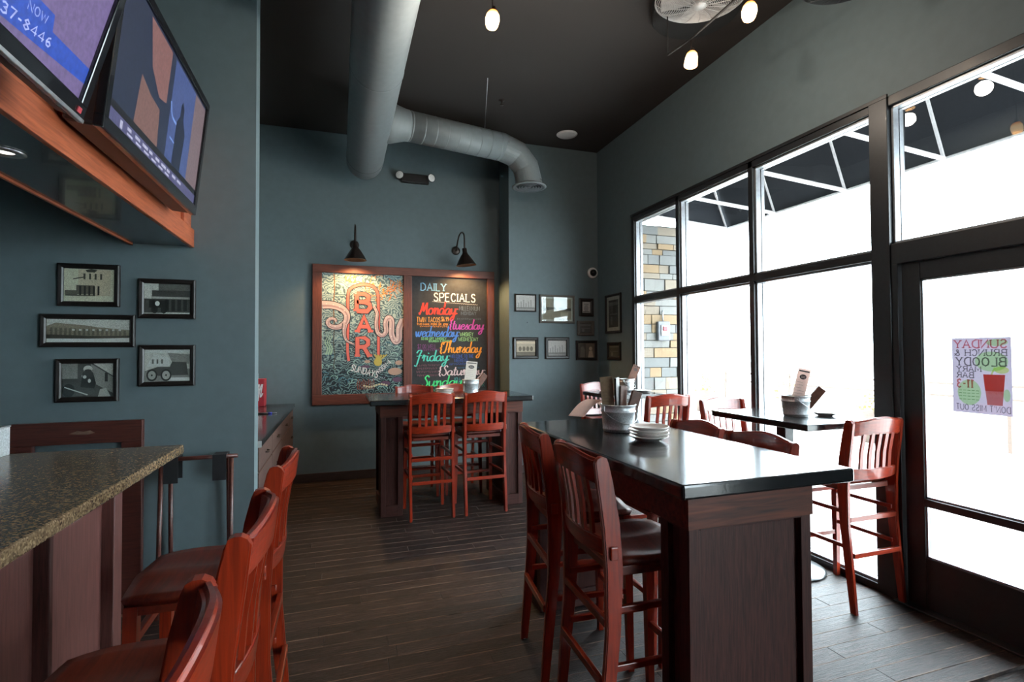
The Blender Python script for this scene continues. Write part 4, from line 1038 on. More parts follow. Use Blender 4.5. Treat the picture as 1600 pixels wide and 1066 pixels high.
def dr_car(F, w, h):
    F.layer([rect(0, 0, w, h)], GR[5]); F.layer([[(w*.02, h*.45), (w*.2, h*.86), (w*.55, h*.75), (w*.55, h*.5)], rect(0, h*.9, w, h)], GR[6])
    F.layer([[(w*.5, h*.9), (w*.6, h*.6), (w*.98, h*.55), (w, h*.85)]], GR[3]); F.layer([[(0, 0), (0, h*.34), (w, h*.4), (w, 0)]], GR[3]); F.layer([rect(w*.5, h*.02, w, h*.12)], GR[6])
    F.layer([[(w*.05, h*.35), (w*.28, h*.46), (w*.55, h*.46), (w*.60, h*.62), (w*.92, h*.6), (w*.96, h*.2), (w*.3, h*.18)]], GR[1])
    for cx in (.16, .47): F.layer([ell(w*cx, h*.2, w*.12, h*.19)], GR[0]); F.layer([ell(w*cx, h*.2, w*.085, h*.135)], GR[4]); F.layer([ell(w*cx, h*.2, w*.02, h*.03)], GR[0])
    F.layer([rect(w*(.16+.1*k), h*.56, w*(.20+.1*k), h*.7) for k in range(3)], GR[2])
def pic_rect(x0, x1_, z0, z1_): return ((x0+x1_)/2, YL, (z0+z1_)/2), x1_-x0, z1_-z0
for lab, rc, dr in (('framed sepia photograph of a tall old house, topmost on the left wall', (-1.528, -1.229, 1.777, 2.022), dr_house),
                    ('framed black and white photograph of an old storefront at upper right of its group', (-1.135, -0.838, 1.713, 1.95), dr_store),
                    ('long framed panorama of an old town street', (-1.606, -1.150, 1.541, 1.730), dr_town),
                    ('framed photograph of people on a porch, lowest on the left wall', (-1.532, -1.229, 1.226, 1.474), dr_porch),
                    ('framed photograph of an old touring car on the left wall', (-1.130, -0.838, 1.306, 1.553), dr_car)):
    c, w_, h_ = pic_rect(*rc); picture(lab, c, w_, h_, 'y', dr)
def dr_pale(F, w, h): 
    F.layer([rect(0, 0, w, h)], GR[4]); F.layer([rect(0, 0, w, h*.22)], GR[3]); F.layer([rect(w*(.1+.13*k), h*.2, w*(.16+.13*k), h*(.5+.1*(k % 3))) for k in range(6)], GR[3])
    F.layer([rect(w*.05, h*.14, w*.95, h*.2)], GR[2])
def dr_river(F, w, h):
    F.layer([rect(0, 0, w, h)], SEP[3]); F.layer([[(0, h*.4), (w*.4, h*.5), (w, h*.42), (w, h*.55), (0, h*.6)]], SEP[1]); F.layer([ell(w*.5, h*.75, w*.15, h*.2), rect(w*.45, h*.5, w*.55, h*.95)], GR[4]); F.layer([rect(w*.62, h*.05, w*.9, h*.35)], SEP[4])
def dr_two(F, w, h):
    F.layer([rect(0, 0, w, h)], SEP[2]); F.layer([rect(w*.03, h*.03, w*.47, h*.97)], SEP[1]); F.layer([[(w*.1, 0), (w*.15, h*.7), (w*.3, h*.8), (w*.42, h*.5), (w*.4, 0)]], SEP[2])
    F.layer([ell(w*.76, h*.62, w*.1, h*.14), [(w*.6, 0), (w*.66, h*.45), (w*.86, h*.48), (w*.93, 0)]], SEP[4])
def dr_bar(F, w, h):
    F.layer([rect(0, 0, w, h)], SEP[4]); F.layer([rect(0, 0, w, h*.25)], SEP[2]); F.layer([ell(w*(.2+.2*k), h*.45, w*.08, h*.16) for k in range(4)], SEP[2]); F.layer([rect(0, h*.8, w, h*.9)], SEP[5])
def dr_small(F, w, h):
    F.layer([rect(0, 0, w, h)], GR[4]); F.layer([ell(w*.5, h*.4, w*.3, h*.3), rect(w*.2, h*.7, w*.8, h*.85)], GR[3]); F.layer([rect(w*.1, h*.05, w*.9, h*.15)], GR[2])
def dr_dark(F, w, h):
    F.layer([rect(0, 0, w, h)], GR[1]); F.layer([rect(w*.1, h*.45, w*.9, h*.5), rect(w*.2, h*.1, w*.4, h*.4)], GR[2]); F.layer([rect(w*.05, h*.8, w*.95, h*.92)], GR[2])
for lab, (x0, x1_, z0, z1_), dr, fw, mt, fm in (
    ('small pale print in thin dark frame, top left of the corner gallery', (2.065, 2.345, 2.005, 2.225), dr_pale, .014, 0, 'frame_black'),
    ('largest corner picture, in a cream lined frame, reflecting the window', (2.392, 2.875, 1.866, 2.226), dr_river, .026, .022, 'frame_grey'),
    ('small upright picture in wide black frame under the dome camera', (2.942, 3.145, 1.962, 2.195), dr_small, .045, 0, 'frame_black'),
    ('landscape picture in a grey frame, between two black frames in the corner', (2.912, 3.152, 1.712, 1.902), dr_dark, .038, 0, 'frame_grey'),
    ('bar room photograph in black frame, bottom left of the corner gallery', (2.038, 2.370, 1.416, 1.684), dr_bar, .040, 0, 'frame_black'),
    ('pale photograph in black frame, bottom row beneath the largest picture', (2.464, 2.794, 1.411, 1.686), dr_pale, .040, 0, 'frame_black'),
    ('double portrait in black frame, bottom right beside the corner', (2.892, 3.192, 1.392, 1.646), dr_two, .034, 0, 'frame_black')):
    picture(lab, ((x0+x1_)/2, YBUMP, (z0+z1_)/2), x1_-x0, z1_-z0, 'y', dr, fw, mt, fm, glazed=mt > 0)
for lab, (y0, y1, z0, z1_), dr, fw, mt in (
    ('tall picture with cream mat in black frame on the window wall', (5.48, 5.86, 1.730, 2.213), dr_dark, .028, .045),
    ('small dark picture low on the window wall beside the corner', (5.50, 5.82, 1.398, 1.617), dr_dark, .036, 0)):
    picture(lab, (XR, (y0+y1)/2, (z0+z1_)/2), y1-y0, z1_-z0, 'x', dr, fw, mt)
nl = thing('nail', 'tiny dark nail in the wall below the small pale print', 'nail', (2.225, YBUMP, 1.87))
MB().lathe([(0, -.012), (.006, -.012), (.006, -.009), (.002, -.009), (.002, 0)], 8, M4=Matrix.Rotation(-PI/2, 4, 'X')).build('pin', M['black'], nl)

# dome camera
dc = thing('dome_camera', 'white ringed security dome camera in the upper corner', 'camera', (3.135, YBUMP, 2.53))
RX = Matrix.Rotation(PI/2, 4, 'X')
MB().lathe([(0, 0), (.072, 0), (.072, .022), (.062, .034), (.046, .036), (.046, .02), (0, .02)], 28, M4=RX).build('ring', M['whiteplastic'], dc)
MB().lathe([(.046*math.cos(a), .034+.046*math.sin(a)) for a in [PI/2*i/8 for i in range(9)]], 24, M4=RX).build('dome', M['gloss_black'], dc)

# ================================================================== MENU BOARDS on the back wall
bd = thing('menu_board', 'two panel wood framed board with a painted sea mural and a daily specials chalkboard', 'board', (0.8, YB, 0))
def bb(xa, xb, za, zb, nm, mat, y0=-.045, y1=0.0, bev=.004): return MB().box(xa-.8, xb-.8, y0, y1, za, zb, bev).build(nm, mat, bd)
bb(-.305, 1.905, 2.45, 2.545, 'top_rail', M['boardframe']); bb(-.305, 1.905, .892, 1.01, 'bottom_rail', M['boardframe'])
FZ = wood('board_frame_wood_upright', (0.075, 0.022, 0.014), (0.16, 0.045, 0.027), 'z', 0.45, 0.1)
bb(-.305, -.20, 1.01, 2.45, 'stile', FZ); bb(1.81, 1.905, 1.01, 2.45, 'stile', FZ); bb(.743, .845, 1.01, 2.45, 'stile', FZ)
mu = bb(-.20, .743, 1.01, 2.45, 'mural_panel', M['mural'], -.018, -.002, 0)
ck = bb(.845, 1.81, 1.01, 2.45, 'chalkboard', M['chalkboard'], -.018, -.002, 0)
def mp(x, y): return ((x-60)/650*.943, (1010-y)/980*1.44)
def mpl(pts, k=6): return catmull([mp(*p) for p in pts], k)
F = Flat((-1.0, -.018, 1.01), (1, 0, 0), (0, 0, 1), (0, -1, 0))
rnd = random.Random(3)
C_OUT = paint(srgb(40, 42, 48)); C_COR = paint(srgb(214, 104, 92)); C_TEN = paint(srgb(196, 168, 162)); C_TEN2 = paint(srgb(158, 130, 130))
F.layer([q for k in range(26) for q in ribbon(catmull([mp(60+rnd.uniform(0, 600), 620+rnd.uniform(0, 370))]+[(0, 0)]*0, 4), .01)], C_OUT)
def clipx(pts): return [(min(max(a, .004), .939), min(max(b_, .004), 1.436)) for a, b_ in pts]
# seaweed and swirls in the water
for col, n_s in ((srgb(150, 186, 172), 26), (srgb(60, 110, 125), 24), (srgb(20, 30, 38), 22)):
    qs = []
    for k in range(n_s):
        x, y = rnd.uniform(70, 640), rnd.uniform(480, 980); a = rnd.choice((-1, 1))
        qs += ribbon(clipx(mpl([(x, y), (x+18*a, y-22), (x+44*a, y-20), (x+60*a, y-4), (x+46*a, y+12)], 5)), lambda i, n, d: .007*math.sin(PI*(i+.5)/n)+.002)
    F.layer(qs, paint(col))
for x in (90, 108, 125): F.layer(ribbon(clipx(mpl([(x, 690), (x+14, 640), (x-6, 590), (x+10, 545), (x-8, 500)], 6)), lambda i, n, d: .016*(1-i/n)+.002), paint(srgb(150, 178, 150)))
F.layer(ribbon(mpl([(152, 32), (156, 160), (150, 280), (155, 480)], 5), .012), paint(srgb(120, 84, 52)))
F.layer(ribbon(mpl([(155, 480), (150, 600), (160, 700), (150, 790), (170, 815)], 5), .010), paint(srgb(70, 66, 56)))
# orange branching weed, upper right
qs = []
for k in range(34):
    x, y = rnd.uniform(420, 700), 36+abs(rnd.gauss(0, 1))*110
    if y > 330: y = 200
    pts = [(x, y)]
    for j in range(4): pts.append((pts[-1][0]+rnd.uniform(-30, 30), pts[-1][1]+rnd.uniform(-8, 34)))
    qs += ribbon(clipx(mpl(pts, 4)), .007)
for k in range(9):
    x = rnd.uniform(240, 470); qs += ribbon(clipx(mpl([(x, 40), (x+rnd.uniform(-30, 30), 75), (x+rnd.uniform(-40, 40), 105)], 4)), .007)
F.layer(qs, paint(srgb(206, 128, 62)))
# arch
arch = [(268, 742), (258, 640), (262, 420), (262, 210), (288, 148), (380, 116), (462, 132), (498, 190), (504, 300), (505, 500), (504, 706)]
F.layer(ribbon(mpl(arch, 6), .044), C_OUT); F.layer(ribbon(mpl(arch, 6), .030), C_COR)
# tentacles
t1 = [(58, 290), (130, 290), (205, 312), (250, 360), (244, 425), (190, 466), (130, 462), (104, 430), (124, 402), (158, 404), (170, 424)]
t1b = [(240, 440), (232, 510), (250, 575), (312, 606)]
t2 = [(466, 292), (492, 350), (486, 430), (496, 505), (536, 532), (566, 500), (562, 430), (582, 386), (612, 410), (612, 520), (642, 582), (672, 560), (676, 470), (712, 390)]
def taper(w0, w1, mid=None): return lambda i, n, d: (w0+(w1-w0)*i/max(n-1, 1))
for t_, a, b_ in ((t1, .092, .022), (t1b, .050, .010), (t2, .030, .078)):
    F.layer(ribbon(clipx(mpl(t_, 7)), taper(a+.018, b_+.014)), C_OUT); F.layer(ribbon(clipx(mpl(t_, 7)), taper(a, b_)), C_TEN)
    F.layer(ribbon(clipx([(p[0]+.006, p[1]-.012) for p in mpl(t_, 7)]), taper(a*.25, b_*.25)), C_TEN2)
    m_ = mpl(t_, 3); F.layer([ell(p[0]-.012, p[1]+.01, .007, .007, 8) for p in m_[2::2]], paint(srgb(216, 200, 192)))
# letters
for ch, x, yb_, wd_, ht in (('B', 316, 348, 136, 166), ('A', 322, 520, 132, 152), ('R', 322, 720, 124, 178)):
    px, pz = mp(x, yb_); qs = caps(ch, px+.02, pz+.018, ht*1.44/980-.036, .060, wd_*.943/650-.04, True); F.layer(qs, C_OUT)
    F.layer(caps(ch, px+.02, pz+.018, ht*1.44/980-.036, .046, wd_*.943/650-.04, True), paint(srgb(210, 104, 90)))
# coral, rocks, white lettering
F.layer([ell(*mp(500, 752), .048, .05)]+[q for k in range(9) for q in ribbon(mpl([(500, 750), (486+9*k, 715-6*(k % 3)), (470+13*k, 690+8*(k % 2))], 3), .012)], paint(srgb(176, 160, 78)))
F.layer([ell(*mp(640, 832), .085, .045), ell(*mp(672, 760), .045, .028), ell(*mp(415, 748), .035, .018)], paint(srgb(172, 140, 122)))
F.layer([ell(*mp(660, 900), .06, .03), ell(*mp(560, 930), .06, .03), ell(*mp(400, 790), .05, .02)], paint(srgb(92, 66, 88)))
F.layer([q for k in range(10) for q in ribbon(clipx(mpl([(340+14*k, 975), (334+15*k, 930), (345+13*k, 890+10*(k % 3))], 3)), .010)], paint(srgb(120, 62, 52)))
F.layer([ell(*mp(390+20*k, 945+10*math.sin(k*.7)), .014, .012, 8) for k in range(10)], paint(srgb(206, 196, 160)))
c0 = mp(282, 818); F.layer(spin(caps('SUNDAYS', c0[0], c0[1], .075, .011, .32), c0, R(-17)), paint(srgb(214, 210, 206)))
c0 = mp(512, 848); F.layer(spin(caps('NOON-4', c0[0], c0[1], .055, .009, .19), c0, R(42)), paint(srgb(196, 194, 196)))
F.layer([q for k in range(7) for q in ribbon(mpl([(430+20*k, 905-3*k), (440+20*k, 892-3*k)], 2), .006)], paint(srgb(150, 146, 160)))
F.build('mural_painting', bd)

def bw(x, y):
    s_ = .05*(1-(y-61)/573.0); return ((x-66)*.001625, 1.44-(y-61-(x-66)*s_)*.00155)
F = Flat((.045, -.018, 1.01), (1, 0, 0), (0, 0, 1), (0, -1, 0))
def cap(txt, xa, xb, yt, yb_, col, wd=.008, serif=False, slant=0.0):
    p = bw(xa, yb_); F.layer(caps(txt, p[0], p[1], (yb_-yt)*.00155, wd, (xb-xa)*.001625, serif, slant), paint(srgb(*col)))
def scr(txt, xa, xb, yb_, xh, col, wd=.021):
    wd *= .62; p = bw(xa, yb_); F.layer(script(txt, p[0], p[1], xh, (xb-xa)*.001625, wd), paint(srgb(*col)))
def scribble(xa, xb, y_, h_, col, seed):
    r_ = random.Random(seed); p = bw(xa, y_); x = p[0]; qs = []; xe = p[0]+(xb-xa)*.001625
    while x < xe:
        l = r_.uniform(.012, .022); pts = [(x+l*j/4, p[1]+h_*.00155*(.5+.5*math.sin(j*2.3+r_.random()*2))) for j in range(5)]
        qs += ribbon(pts, .005); x += l+.008
    F.layer(qs, paint(srgb(*col)))
cap('DAILY', 136, 330, 117, 176, (118, 172, 205), .013, True); cap('SPECIALS', 236, 564, 197, 262, (232, 224, 214), .013, True)
p0 = bw(222, 266); F.layer(ribbon([(p0[0]+.0125*k, p0[1]+(.004 if k % 2 else -.004)-.0006*k) for k in range(48)], .004), paint(srgb(190, 184, 176)))
scr('Monday:', 122, 420, 366, .078, (232, 62, 48), .026)
cap('MILLENNIUM', 436, 600, 302, 338, (104, 116, 126), .006); cap('MONDAY', 450, 572, 346, 374, (92, 104, 116), .006); scribble(418, 610, 412, 14, (84, 90, 96), 1)
cap('TWIN TACOS', 104, 284, 390, 430, (232, 160, 74), .007); cap('$6.99', 294, 350, 388, 424, (232, 160, 74), .006)
cap('TWO MAHI, PORK OR JERK', 104, 346, 438, 454, (222, 142, 56), .0055); scribble(125, 342, 470, 11, (206, 132, 60), 2)
scr('{tuesday', 358, 632, 488, .062, (196, 76, 168), .022)
scr('wednesday:', 92, 432, 546, .064, (78, 132, 216), .022)
cap('WHISKEY', 440, 546, 512, 544, (150, 196, 130), .006); cap('WEDNESDAY', 428, 586, 552, 582, (150, 196, 130), .006)
cap('$3.00 OFF WHISKEY', 138, 332, 552, 572, (126, 190, 126), .006); cap('BOURBON & BOURBON', 196, 380, 574, 590, (126, 190, 126), .005)
cap('$2.00 WELL', 110, 252, 608, 640, (116, 66, 116), .006); scribble(110, 268, 662, 22, (104, 58, 104), 3)
scr('{Thursday', 282, 612, 676, .068, (244, 156, 52), .024)
scr('Friday:', 96, 356, 742, .066, (88, 206, 186), .023)
cap('WELCOME TO THE', 364, 546, 690, 716, (62, 84, 148), .006); cap('WEEKEND', 394, 502, 722, 750, (62, 84, 148), .006); scribble(354, 580, 776, 20, (56, 78, 140), 4); scribble(420, 590, 802, 14, (50, 92, 120), 5)
for k, y_ in enumerate((786, 812, 838, 866)): scribble(100+8*(k % 2), 272-10*(k % 2), y_, 20, (112, 74, 84), 10+k)
scr('{Saturday:', 272, 640, 856, .060, (222, 196, 196), .022)
cap('IPA', 396, 446, 872, 922, (74, 150, 150), .007); cap('OR', 590, 636, 908, 946, (70, 140, 130), .006)
scr('Sunday:', 140, 470, 944, .066, (78, 222, 132), .024)
scribble(120, 420, 985, 18, (70, 150, 110), 20)
F.build('lettering', bd)

# ================================================================== barn sconces
def sconce(label, x, xs, tilt):
    t = thing('wall_sconce', label, 'lamp', (x, YB, 2.80), 0, group='gooseneck lamps above the menu boards')
    MB().lathe([(0, 0), (.052, 0), (.055, .008), (.04, .018), (.018, .022), (0, .022)], 24, M4=RX).build('wall_plate', M['bronze'], t)
    dx = xs-x; e = (dx, -.285, -.02)
    pth = [(0, -.02, 0), (0, -.05, .02), (dx*.1, -.075, .08), (dx*.35, -.12, .165), (dx*.65, -.19, .195), (dx*.92, -.258, .165), (dx, -.283, .10), (dx, -.285, -.02)]
    sm = []
    for i in range(len(pth)-1):
        a, b_, c_, d_ = [Vector(pth[k]) for k in (max(i-1, 0), i, i+1, min(i+2, len(pth)-1))]
        for j in range(4): q = j/4; sm.append(0.5*((2*b_)+(c_-a)*q+(2*a-5*b_+4*c_-d_)*q*q+(3*b_-a-3*c_+d_)*q**3))
    sm.append(Vector(pth[-1]))
    MB().tube(sm, .0095, 10).build('gooseneck', M['bronze'], t)
    T4 = Matrix.Translation(e) @ Matrix.Rotation(tilt, 4, 'Y')
    MB().lathe([(0, .0), (.028, 0), (.030, -.012), (.030, -.055), (.036, -.062), (.036, -.072), (.052, -.088), (.122, -.205), (.127, -.212), (.125, -.2125), (.119, -.205), (.048, -.092), (.03, -.08), (0, -.08)], 36, M4=T4).build('shade', M['bronze'], t)
    MB().lathe([(0, -.09), (.014, -.095), (.026, -.122), (.030, -.145), (.024, -.165), (0, -.176)], 16, M4=T4).build('bulb', M['bulb'], t)
    p = T4 @ Vector((0, 0, -.188))
    lamp('SPOT', 'sconce_light', p, 34, (1.0, 0.62, 0.28), t, spot_size=R(144), spot_blend=0.5, shadow_soft_size=0.03)
    return t
sconce('bronze gooseneck lamp above the sea mural panel', 0.165, 0.168, 0.0)
sconce('bronze gooseneck lamp above the daily specials panel', 1.405, 1.452, -0.10)

# emergency light
el = thing('emergency_light', 'black emergency light with two round lamp heads high on the back wall', 'light', (0.885, YB, 3.665))
MB().box(-.17, .17, -.055, 0, -.055, .055, .008).build('housing', M['black'], el)
for sx in (-1, 1):
    T4 = Matrix.Translation((sx*.185, -.06, .012)) @ Matrix.Rotation(sx*.35, 4, 'Z') @ RX
    MB().lathe([(0, -.02), (.03, -.015), (.05, .02), (.052, .034), (.046, .036)], 24, M4=T4).build('lamp_head', M['black'], el)
    MB().lathe([(.046, .034), (.03, .040), (0, .043)], 24, M4=T4).build('lens', M['lens'], el)

# ================================================================== duct work
dk = thing('air_duct', 'grey painted round ceiling duct with a side branch ending in a diffuser', 'duct', (0.265, 4.0, 3.68))
def dl(p): return Vector(p)-Vector((0.265, 4.0, 3.68))
MB().tube([dl((.265, -4.9, 3.68)), dl((.265, 6.05, 3.68)), dl((.265, 6.12, 3.68)), dl((.265, 6.15, 3.68))], [.2, .2, .19, .165], 40).build('main_duct', M['duct'], dk)
for yy in (0.4, 1.6, 2.8, 4.0, 5.9): MB().tube([dl((.265, yy-.012, 3.68)), dl((.265, yy-.006, 3.68)), dl((.265, yy+.006, 3.68)), dl((.265, yy+.012, 3.68))], [.2005, .2035, .2035, .2005], 40, cap=False).build('seam_band', M['duct'], dk)
MB().tube([dl((.33, 5.19, 3.765)), dl((.47, 5.215, 3.785)), dl((.62, 5.245, 3.795)), dl((.655, 5.25, 3.797))], [.20, .195, .155, .152], 32).build('boot', M['duct'], dk)
a0, a1 = Vector((.60, 5.24, 3.795)), Vector((1.72, 5.455, 3.785))
ctr = [a0, a1]; dirx = (a1-a0).normalized(); rad = .34
for k in range(1, 10):
    a = PI/2*k/9; ctr.append(a1+dirx*rad*math.sin(a)+Vector((0, 0, -rad*(1-math.cos(a)))))
seg = [a1]+[a1+dirx*rad*math.sin(PI/2*k/3)+Vector((0, 0, -rad*(1-math.cos(PI/2*k/3)))) for k in range(1, 4)]
MB().tube([dl(a0), dl(a1)], .15, 32).build('branch_duct', M['duct'], dk)
mb = MB()
mb.tube([dl(seg[0]-dirx*.02)]+[dl(p) for p in seg[1:]], .150, 32, smooth=False); mb.build('elbow', M['duct'], dk)
for k in range(9):
    c_ = a0+dirx*(.07+.125*k); MB().tube([dl(c_-dirx*.006), dl(c_), dl(c_+dirx*.006)], [.1502, .1525, .1502], 32, cap=False).build('seam_band', M['duct'], dk)
ex, ey, ez = seg[-1]
MB().tube([dl((ex, ey, ez+.01)), dl((ex, ey, 3.40))], .150, 32, cap=False).build('drop', M['duct'], dk)
dfz = 3.40
mb = MB(); T4 = Matrix.Translation(dl((ex, ey, dfz)))
mb.lathe([(.150, .02), (.172, .0), (.196, -.004), (.198, -.012), (.170, -.018), (.150, .0)], 36, M4=T4); mb.build('diffuser_flange', M['duct'], dk)
for r_ in (.045, .075, .105, .135): MB().lathe([(r_, -.008), (r_+.016, -.018), (r_+.017, -.016), (r_+.002, -.004)], 30, M4=T4).build('diffuser_ring', M['stop'], dk)
MB().lathe([(0, -.014), (.025, -.012), (.028, -.004), (0, 0)], 20, M4=T4).build('diffuser_core', M['stop'], dk)
MB().tube([dl((1.34, 4.72, ZC)), dl((1.50, 5.415, 3.925))], .004, 6).build('hanger_wire', M['steel'], dk)

# ceiling bits
cs = thing('ceiling_speaker', 'round white speaker grille set in the dark ceiling', 'speaker', (2.60, 5.665, ZC))
MB().lathe([(0, -.012), (.10, -.012), (.104, -.010), (.104, -.007), (.108, -.007), (.120, -.010), (.126, -.004), (.126, 0), (0, 0)], 40).build('grille', M['whiteplastic'], cs)
sk = thing('sprinkler', 'small dark fire sprinkler head under the ceiling', 'sprinkler', (1.60, 5.10, ZC))
MB().lathe([(0, -.004), (.03, -.004), (.034, 0)], 20).build('escutcheon', M['bronze'], sk)
MB().lathe([(0, -.05), (.022, -.05), (.022, -.047), (.006, -.044), (.008, -.02), (.012, 0)], 16).build('head', M['bronze'], sk)

# track lights
def track(label, pts, lamps_):
    t = thing('light_track', label, 'light track', pts[0])
    o = Vector(pts[0]); MB().tube([Vector(p)-o for p in pts], .008, 8).build('rod', M['drum'], t)
    for p in (pts[0], pts[-1]):
        q = Vector(p)-o; MB().tube([q, q+Vector((0, 0, ZC-p[2]))], .005, 6).build('standoff', M['drum'], t)
        MB().lathe([(0, 0), (.03, 0), (.03, -.012), (0, -.014)], 16, q+Vector((0, 0, ZC-p[2]))).build('canopy', M['drum'], t)
    return t
track('thin dark track rod near the window wall carrying two glass lamps', [(2.24, 0.2, 3.60), (2.24, 2.0, 3.60), (2.235, 2.85, 3.60), (2.20, 3.08, 3.60)], None)
track('thin dark track rod beside the round duct carrying one glass lamp', [(.85, -0.4, 3.70), (.85, 2.90, 3.70)], None)
def track_lamp(label, x, y, z, ztrack, tilt, sq, power=9):
    t = thing('track_lamp', label, 'lamp', (x, y, ztrack-.010), 0, group='amber glass track lamps')
    dz = z-(ztrack-.010)
    MB().tube([(0, 0, 0), (0, 0, dz+.10)], .0045, 6).build('stem', M['bronze'], t)
    T4 = Matrix.Translation((0, 0, dz+.05)) @ Matrix.Rotation(tilt, 4, 'Y')
    MB().lathe([(0, .072), (.012, .07), (.016, .05), (.016, .038), (0, .038)], 16, M4=T4).build('socket', M['bronze'], t)
    prof = [(0, .045), (.024, .043), (.034, .03), (.040, .005), (.043, -.03), (.044, -.05)] if sq else [(0, .045), (.026, .042), (.038, .022), (.043, -.005), (.038, -.038), (.030, -.054)]
    MB().lathe(prof+[(prof[-1][0]-.003, prof[-1][1]+.002), (0, prof[-1][1]+.004)], 24, M4=T4).build('glass_shade', M['screen_glow'], t)
    lamp('POINT', 'track_lamp_light', (0, 0, dz-.08), power, (1.0, 0.86, 0.72), t, shadow_soft_size=0.05)
    return t
track_lamp('glowing amber glass lamp hanging beside the round duct', .85, 2.885, 3.416, 3.70, .12, False, 20)
track_lamp('glowing amber glass lamp by the window wall, nearer the camera', 2.24, 2.357, 3.416, 3.60, .15, False)
track_lamp('glowing amber glass lamp by the window wall, below the fan', 2.235, 2.87, 3.416, 3.60, .15, True)

# ceiling fans
def fan(label, cx, cy, zc_, r, tilt_axis, tilt, dcx, dcy, dr, cm='cage'):
    t = thing('ceiling_fan', label, 'fan', (dcx, dcy, ZC))
    MB().lathe([(0, 0), (dr, 0), (dr, -.10), (dr-.01, -.11), (0, -.11)], 48).build('drum', M['drum'], t)
    c_ = Vector((cx-dcx, cy-dcy, zc_-ZC)); T4 = Matrix.Translation(c_) @ Matrix.Rotation(tilt, 4, tilt_axis)
    MB().tube([(0, 0, -.03), c_*.5+Vector((0, 0, .02)), T4 @ Vector((0, 0, .05))], .03, 12).build('arm', M['black'], t)
    MB().lathe([(0, .10), (.07, .09), (.085, .05), (.08, .02), (0, .02)], 24, M4=T4).build('motor', M['black'], t)
    b = MB(); nr = 22
    for k in range(nr):
        rr = .05+(r-.05)*k/(nr-1); zz = -.05*(1-(rr/r)**2)**.5 if rr < r else 0
        ring = [T4 @ Vector((rr*math.cos(2*PI*q/40), rr*math.sin(2*PI*q/40), zz)) for q in range(41)]
        b.tube(ring, .0022 if k < nr-1 else .006, 4, cap=False)
    o = b.build('cage', M[cm], t); o['kind'] = 'stuff'
    for q in range(16):
        a = 2*PI*q/16; b = MB()
        b.tube([T4 @ Vector((rr*math.cos(a+rr*.6), rr*math.sin(a+rr*.6), -.05*(1-min(1, (rr/r))**2)**.5-.002)) for rr in [.045+(r-.045)*j/6 for j in range(7)]], .0025, 4); b.build('cage_spoke', M[cm], t)
    MB().lathe([(0, -.062), (.03, -.060), (.05, -.052), (.055, -.045), (0, -.045)], 28, M4=T4).build('hub_cap', M[cm], t)
    for q in range(5):
        a = 2*PI*q/5; vs = []
        for j in range(6):
            rr = .06+(r*.88-.06)*j/5; wd_ = .05+.05*j/5
            for s_ in (-1, 1):
                aa = a+s_*wd_/(2*rr)*(1 if rr > .1 else .7); vs.append(T4 @ Vector((rr*math.cos(aa), rr*math.sin(aa), -.012+s_*.014)))
        fs = [(2*j, 2*j+1, 2*j+3, 2*j+2) for j in range(5)]
        b = MB(); b.add(vs+[v+(T4.to_3x3() @ Vector((0, 0, .003))) for v in vs], fs+[tuple(12+i for i in reversed(f)) for f in fs]+[(2*j, 2*j+2, 14+2*j, 12+2*j) for j in range(5)]+[(2*j+1, 13+2*j, 15+2*j, 2*j+3) for j in range(5)]+[(0, 12, 13, 1), (10, 11, 23, 22)])
        b.build('blade', M[cm], t)
    return t
fan('round silver caged fan under a black drum on the ceiling, larger in view', 2.30, 2.86, 3.88, .29, 'X', 0.10, 2.52, 3.18, .32)
fan('round caged fan with black drum at the top right edge, barely in view', 2.72, 2.13, 3.62, .25, 'X', 0.05, 2.78, 2.1, .30, 'black')

# ================================================================== side cabinet
cbn = thing('side_cabinet', 'low brown cabinet with drawers and black top in the alcove', 'cabinet', (-.82, 5.13, 0))
def cb(x0, x1_, y0, y1, z0, z1_, bev, nm, mat, par=None): return MB().box(x0+.82, x1_+.82, y0-5.13, y1-5.13, z0, z1_, bev).build(nm, mat, par or cbn)
cb(-1.135, -.53, 3.80, 6.455, .09, .878, 0, 'carcass', M['cabinet']); cb(-1.12, -.58, 3.82, 6.44, 0, .09, 0, 'plinth', M['black'])
cb(-1.135, -.49, 3.785, 6.46, .878, .92, .004, 'countertop', M['blacktop'])
cb(-.60, -.489, 3.779, 3.785, .878, .92, .001, 'pale_end_strip', plain('pale_edge', (0.42, 0.43, 0.43), 0.5))  # pale strip over the near end of the black countertop
edges = [3.81, 4.52, 5.25, 5.98, 6.445]
for i in range(4):
    y0, y1 = edges[i]+.006, edges[i+1]-.006
    for z0, z1_, nm in ((.71, .868, 'drawer'), (.45, .698, 'drawer'), (.10, .438, 'door')):
        d = cb(-.53, -.508, y0, y1, z0, z1_, .003, nm, M['cabinet'])
        ym = (y0+y1)/2-5.13; zm = (z0+z1_)/2 if nm == 'drawer' else z1_-.06
        p = MB().tube([(.312, ym-.045, zm), (.330, ym-.035, zm-.003), (.332, ym+.035, zm-.003), (.312, ym+.045, zm)], .006, 8).build('pull', M['bronze'], d)
rb = thing('red_box', 'red box with white script lettering on the side cabinet', 'box', (-.895, 6.30, .921))
MB().box(-.115, .115, -.09, .09, 0, .30, .004).build('carton', M['red'], rb)
F = Flat((-.115, -.09, 0), (1, 0, 0), (0, 0, 1), (0, -1, 0))
F.layer(spin([q for t_ in ([(.09, .10), (.115, .17), (.10, .20), (.125, .13), (.14, .15)], [(.135, .06), (.165, .20), (.185, .235), (.17, .16), (.16, .10)], [(.165, .06), (.19, .19), (.215, .235), (.20, .16), (.19, .10), (.215, .14)], [(.10, .165), (.21, .19)]) for q in ribbon(catmull(t_, 5), .012)], (.115, .15), 0.05), M['whiteink'])
F.build('lettering', rb)
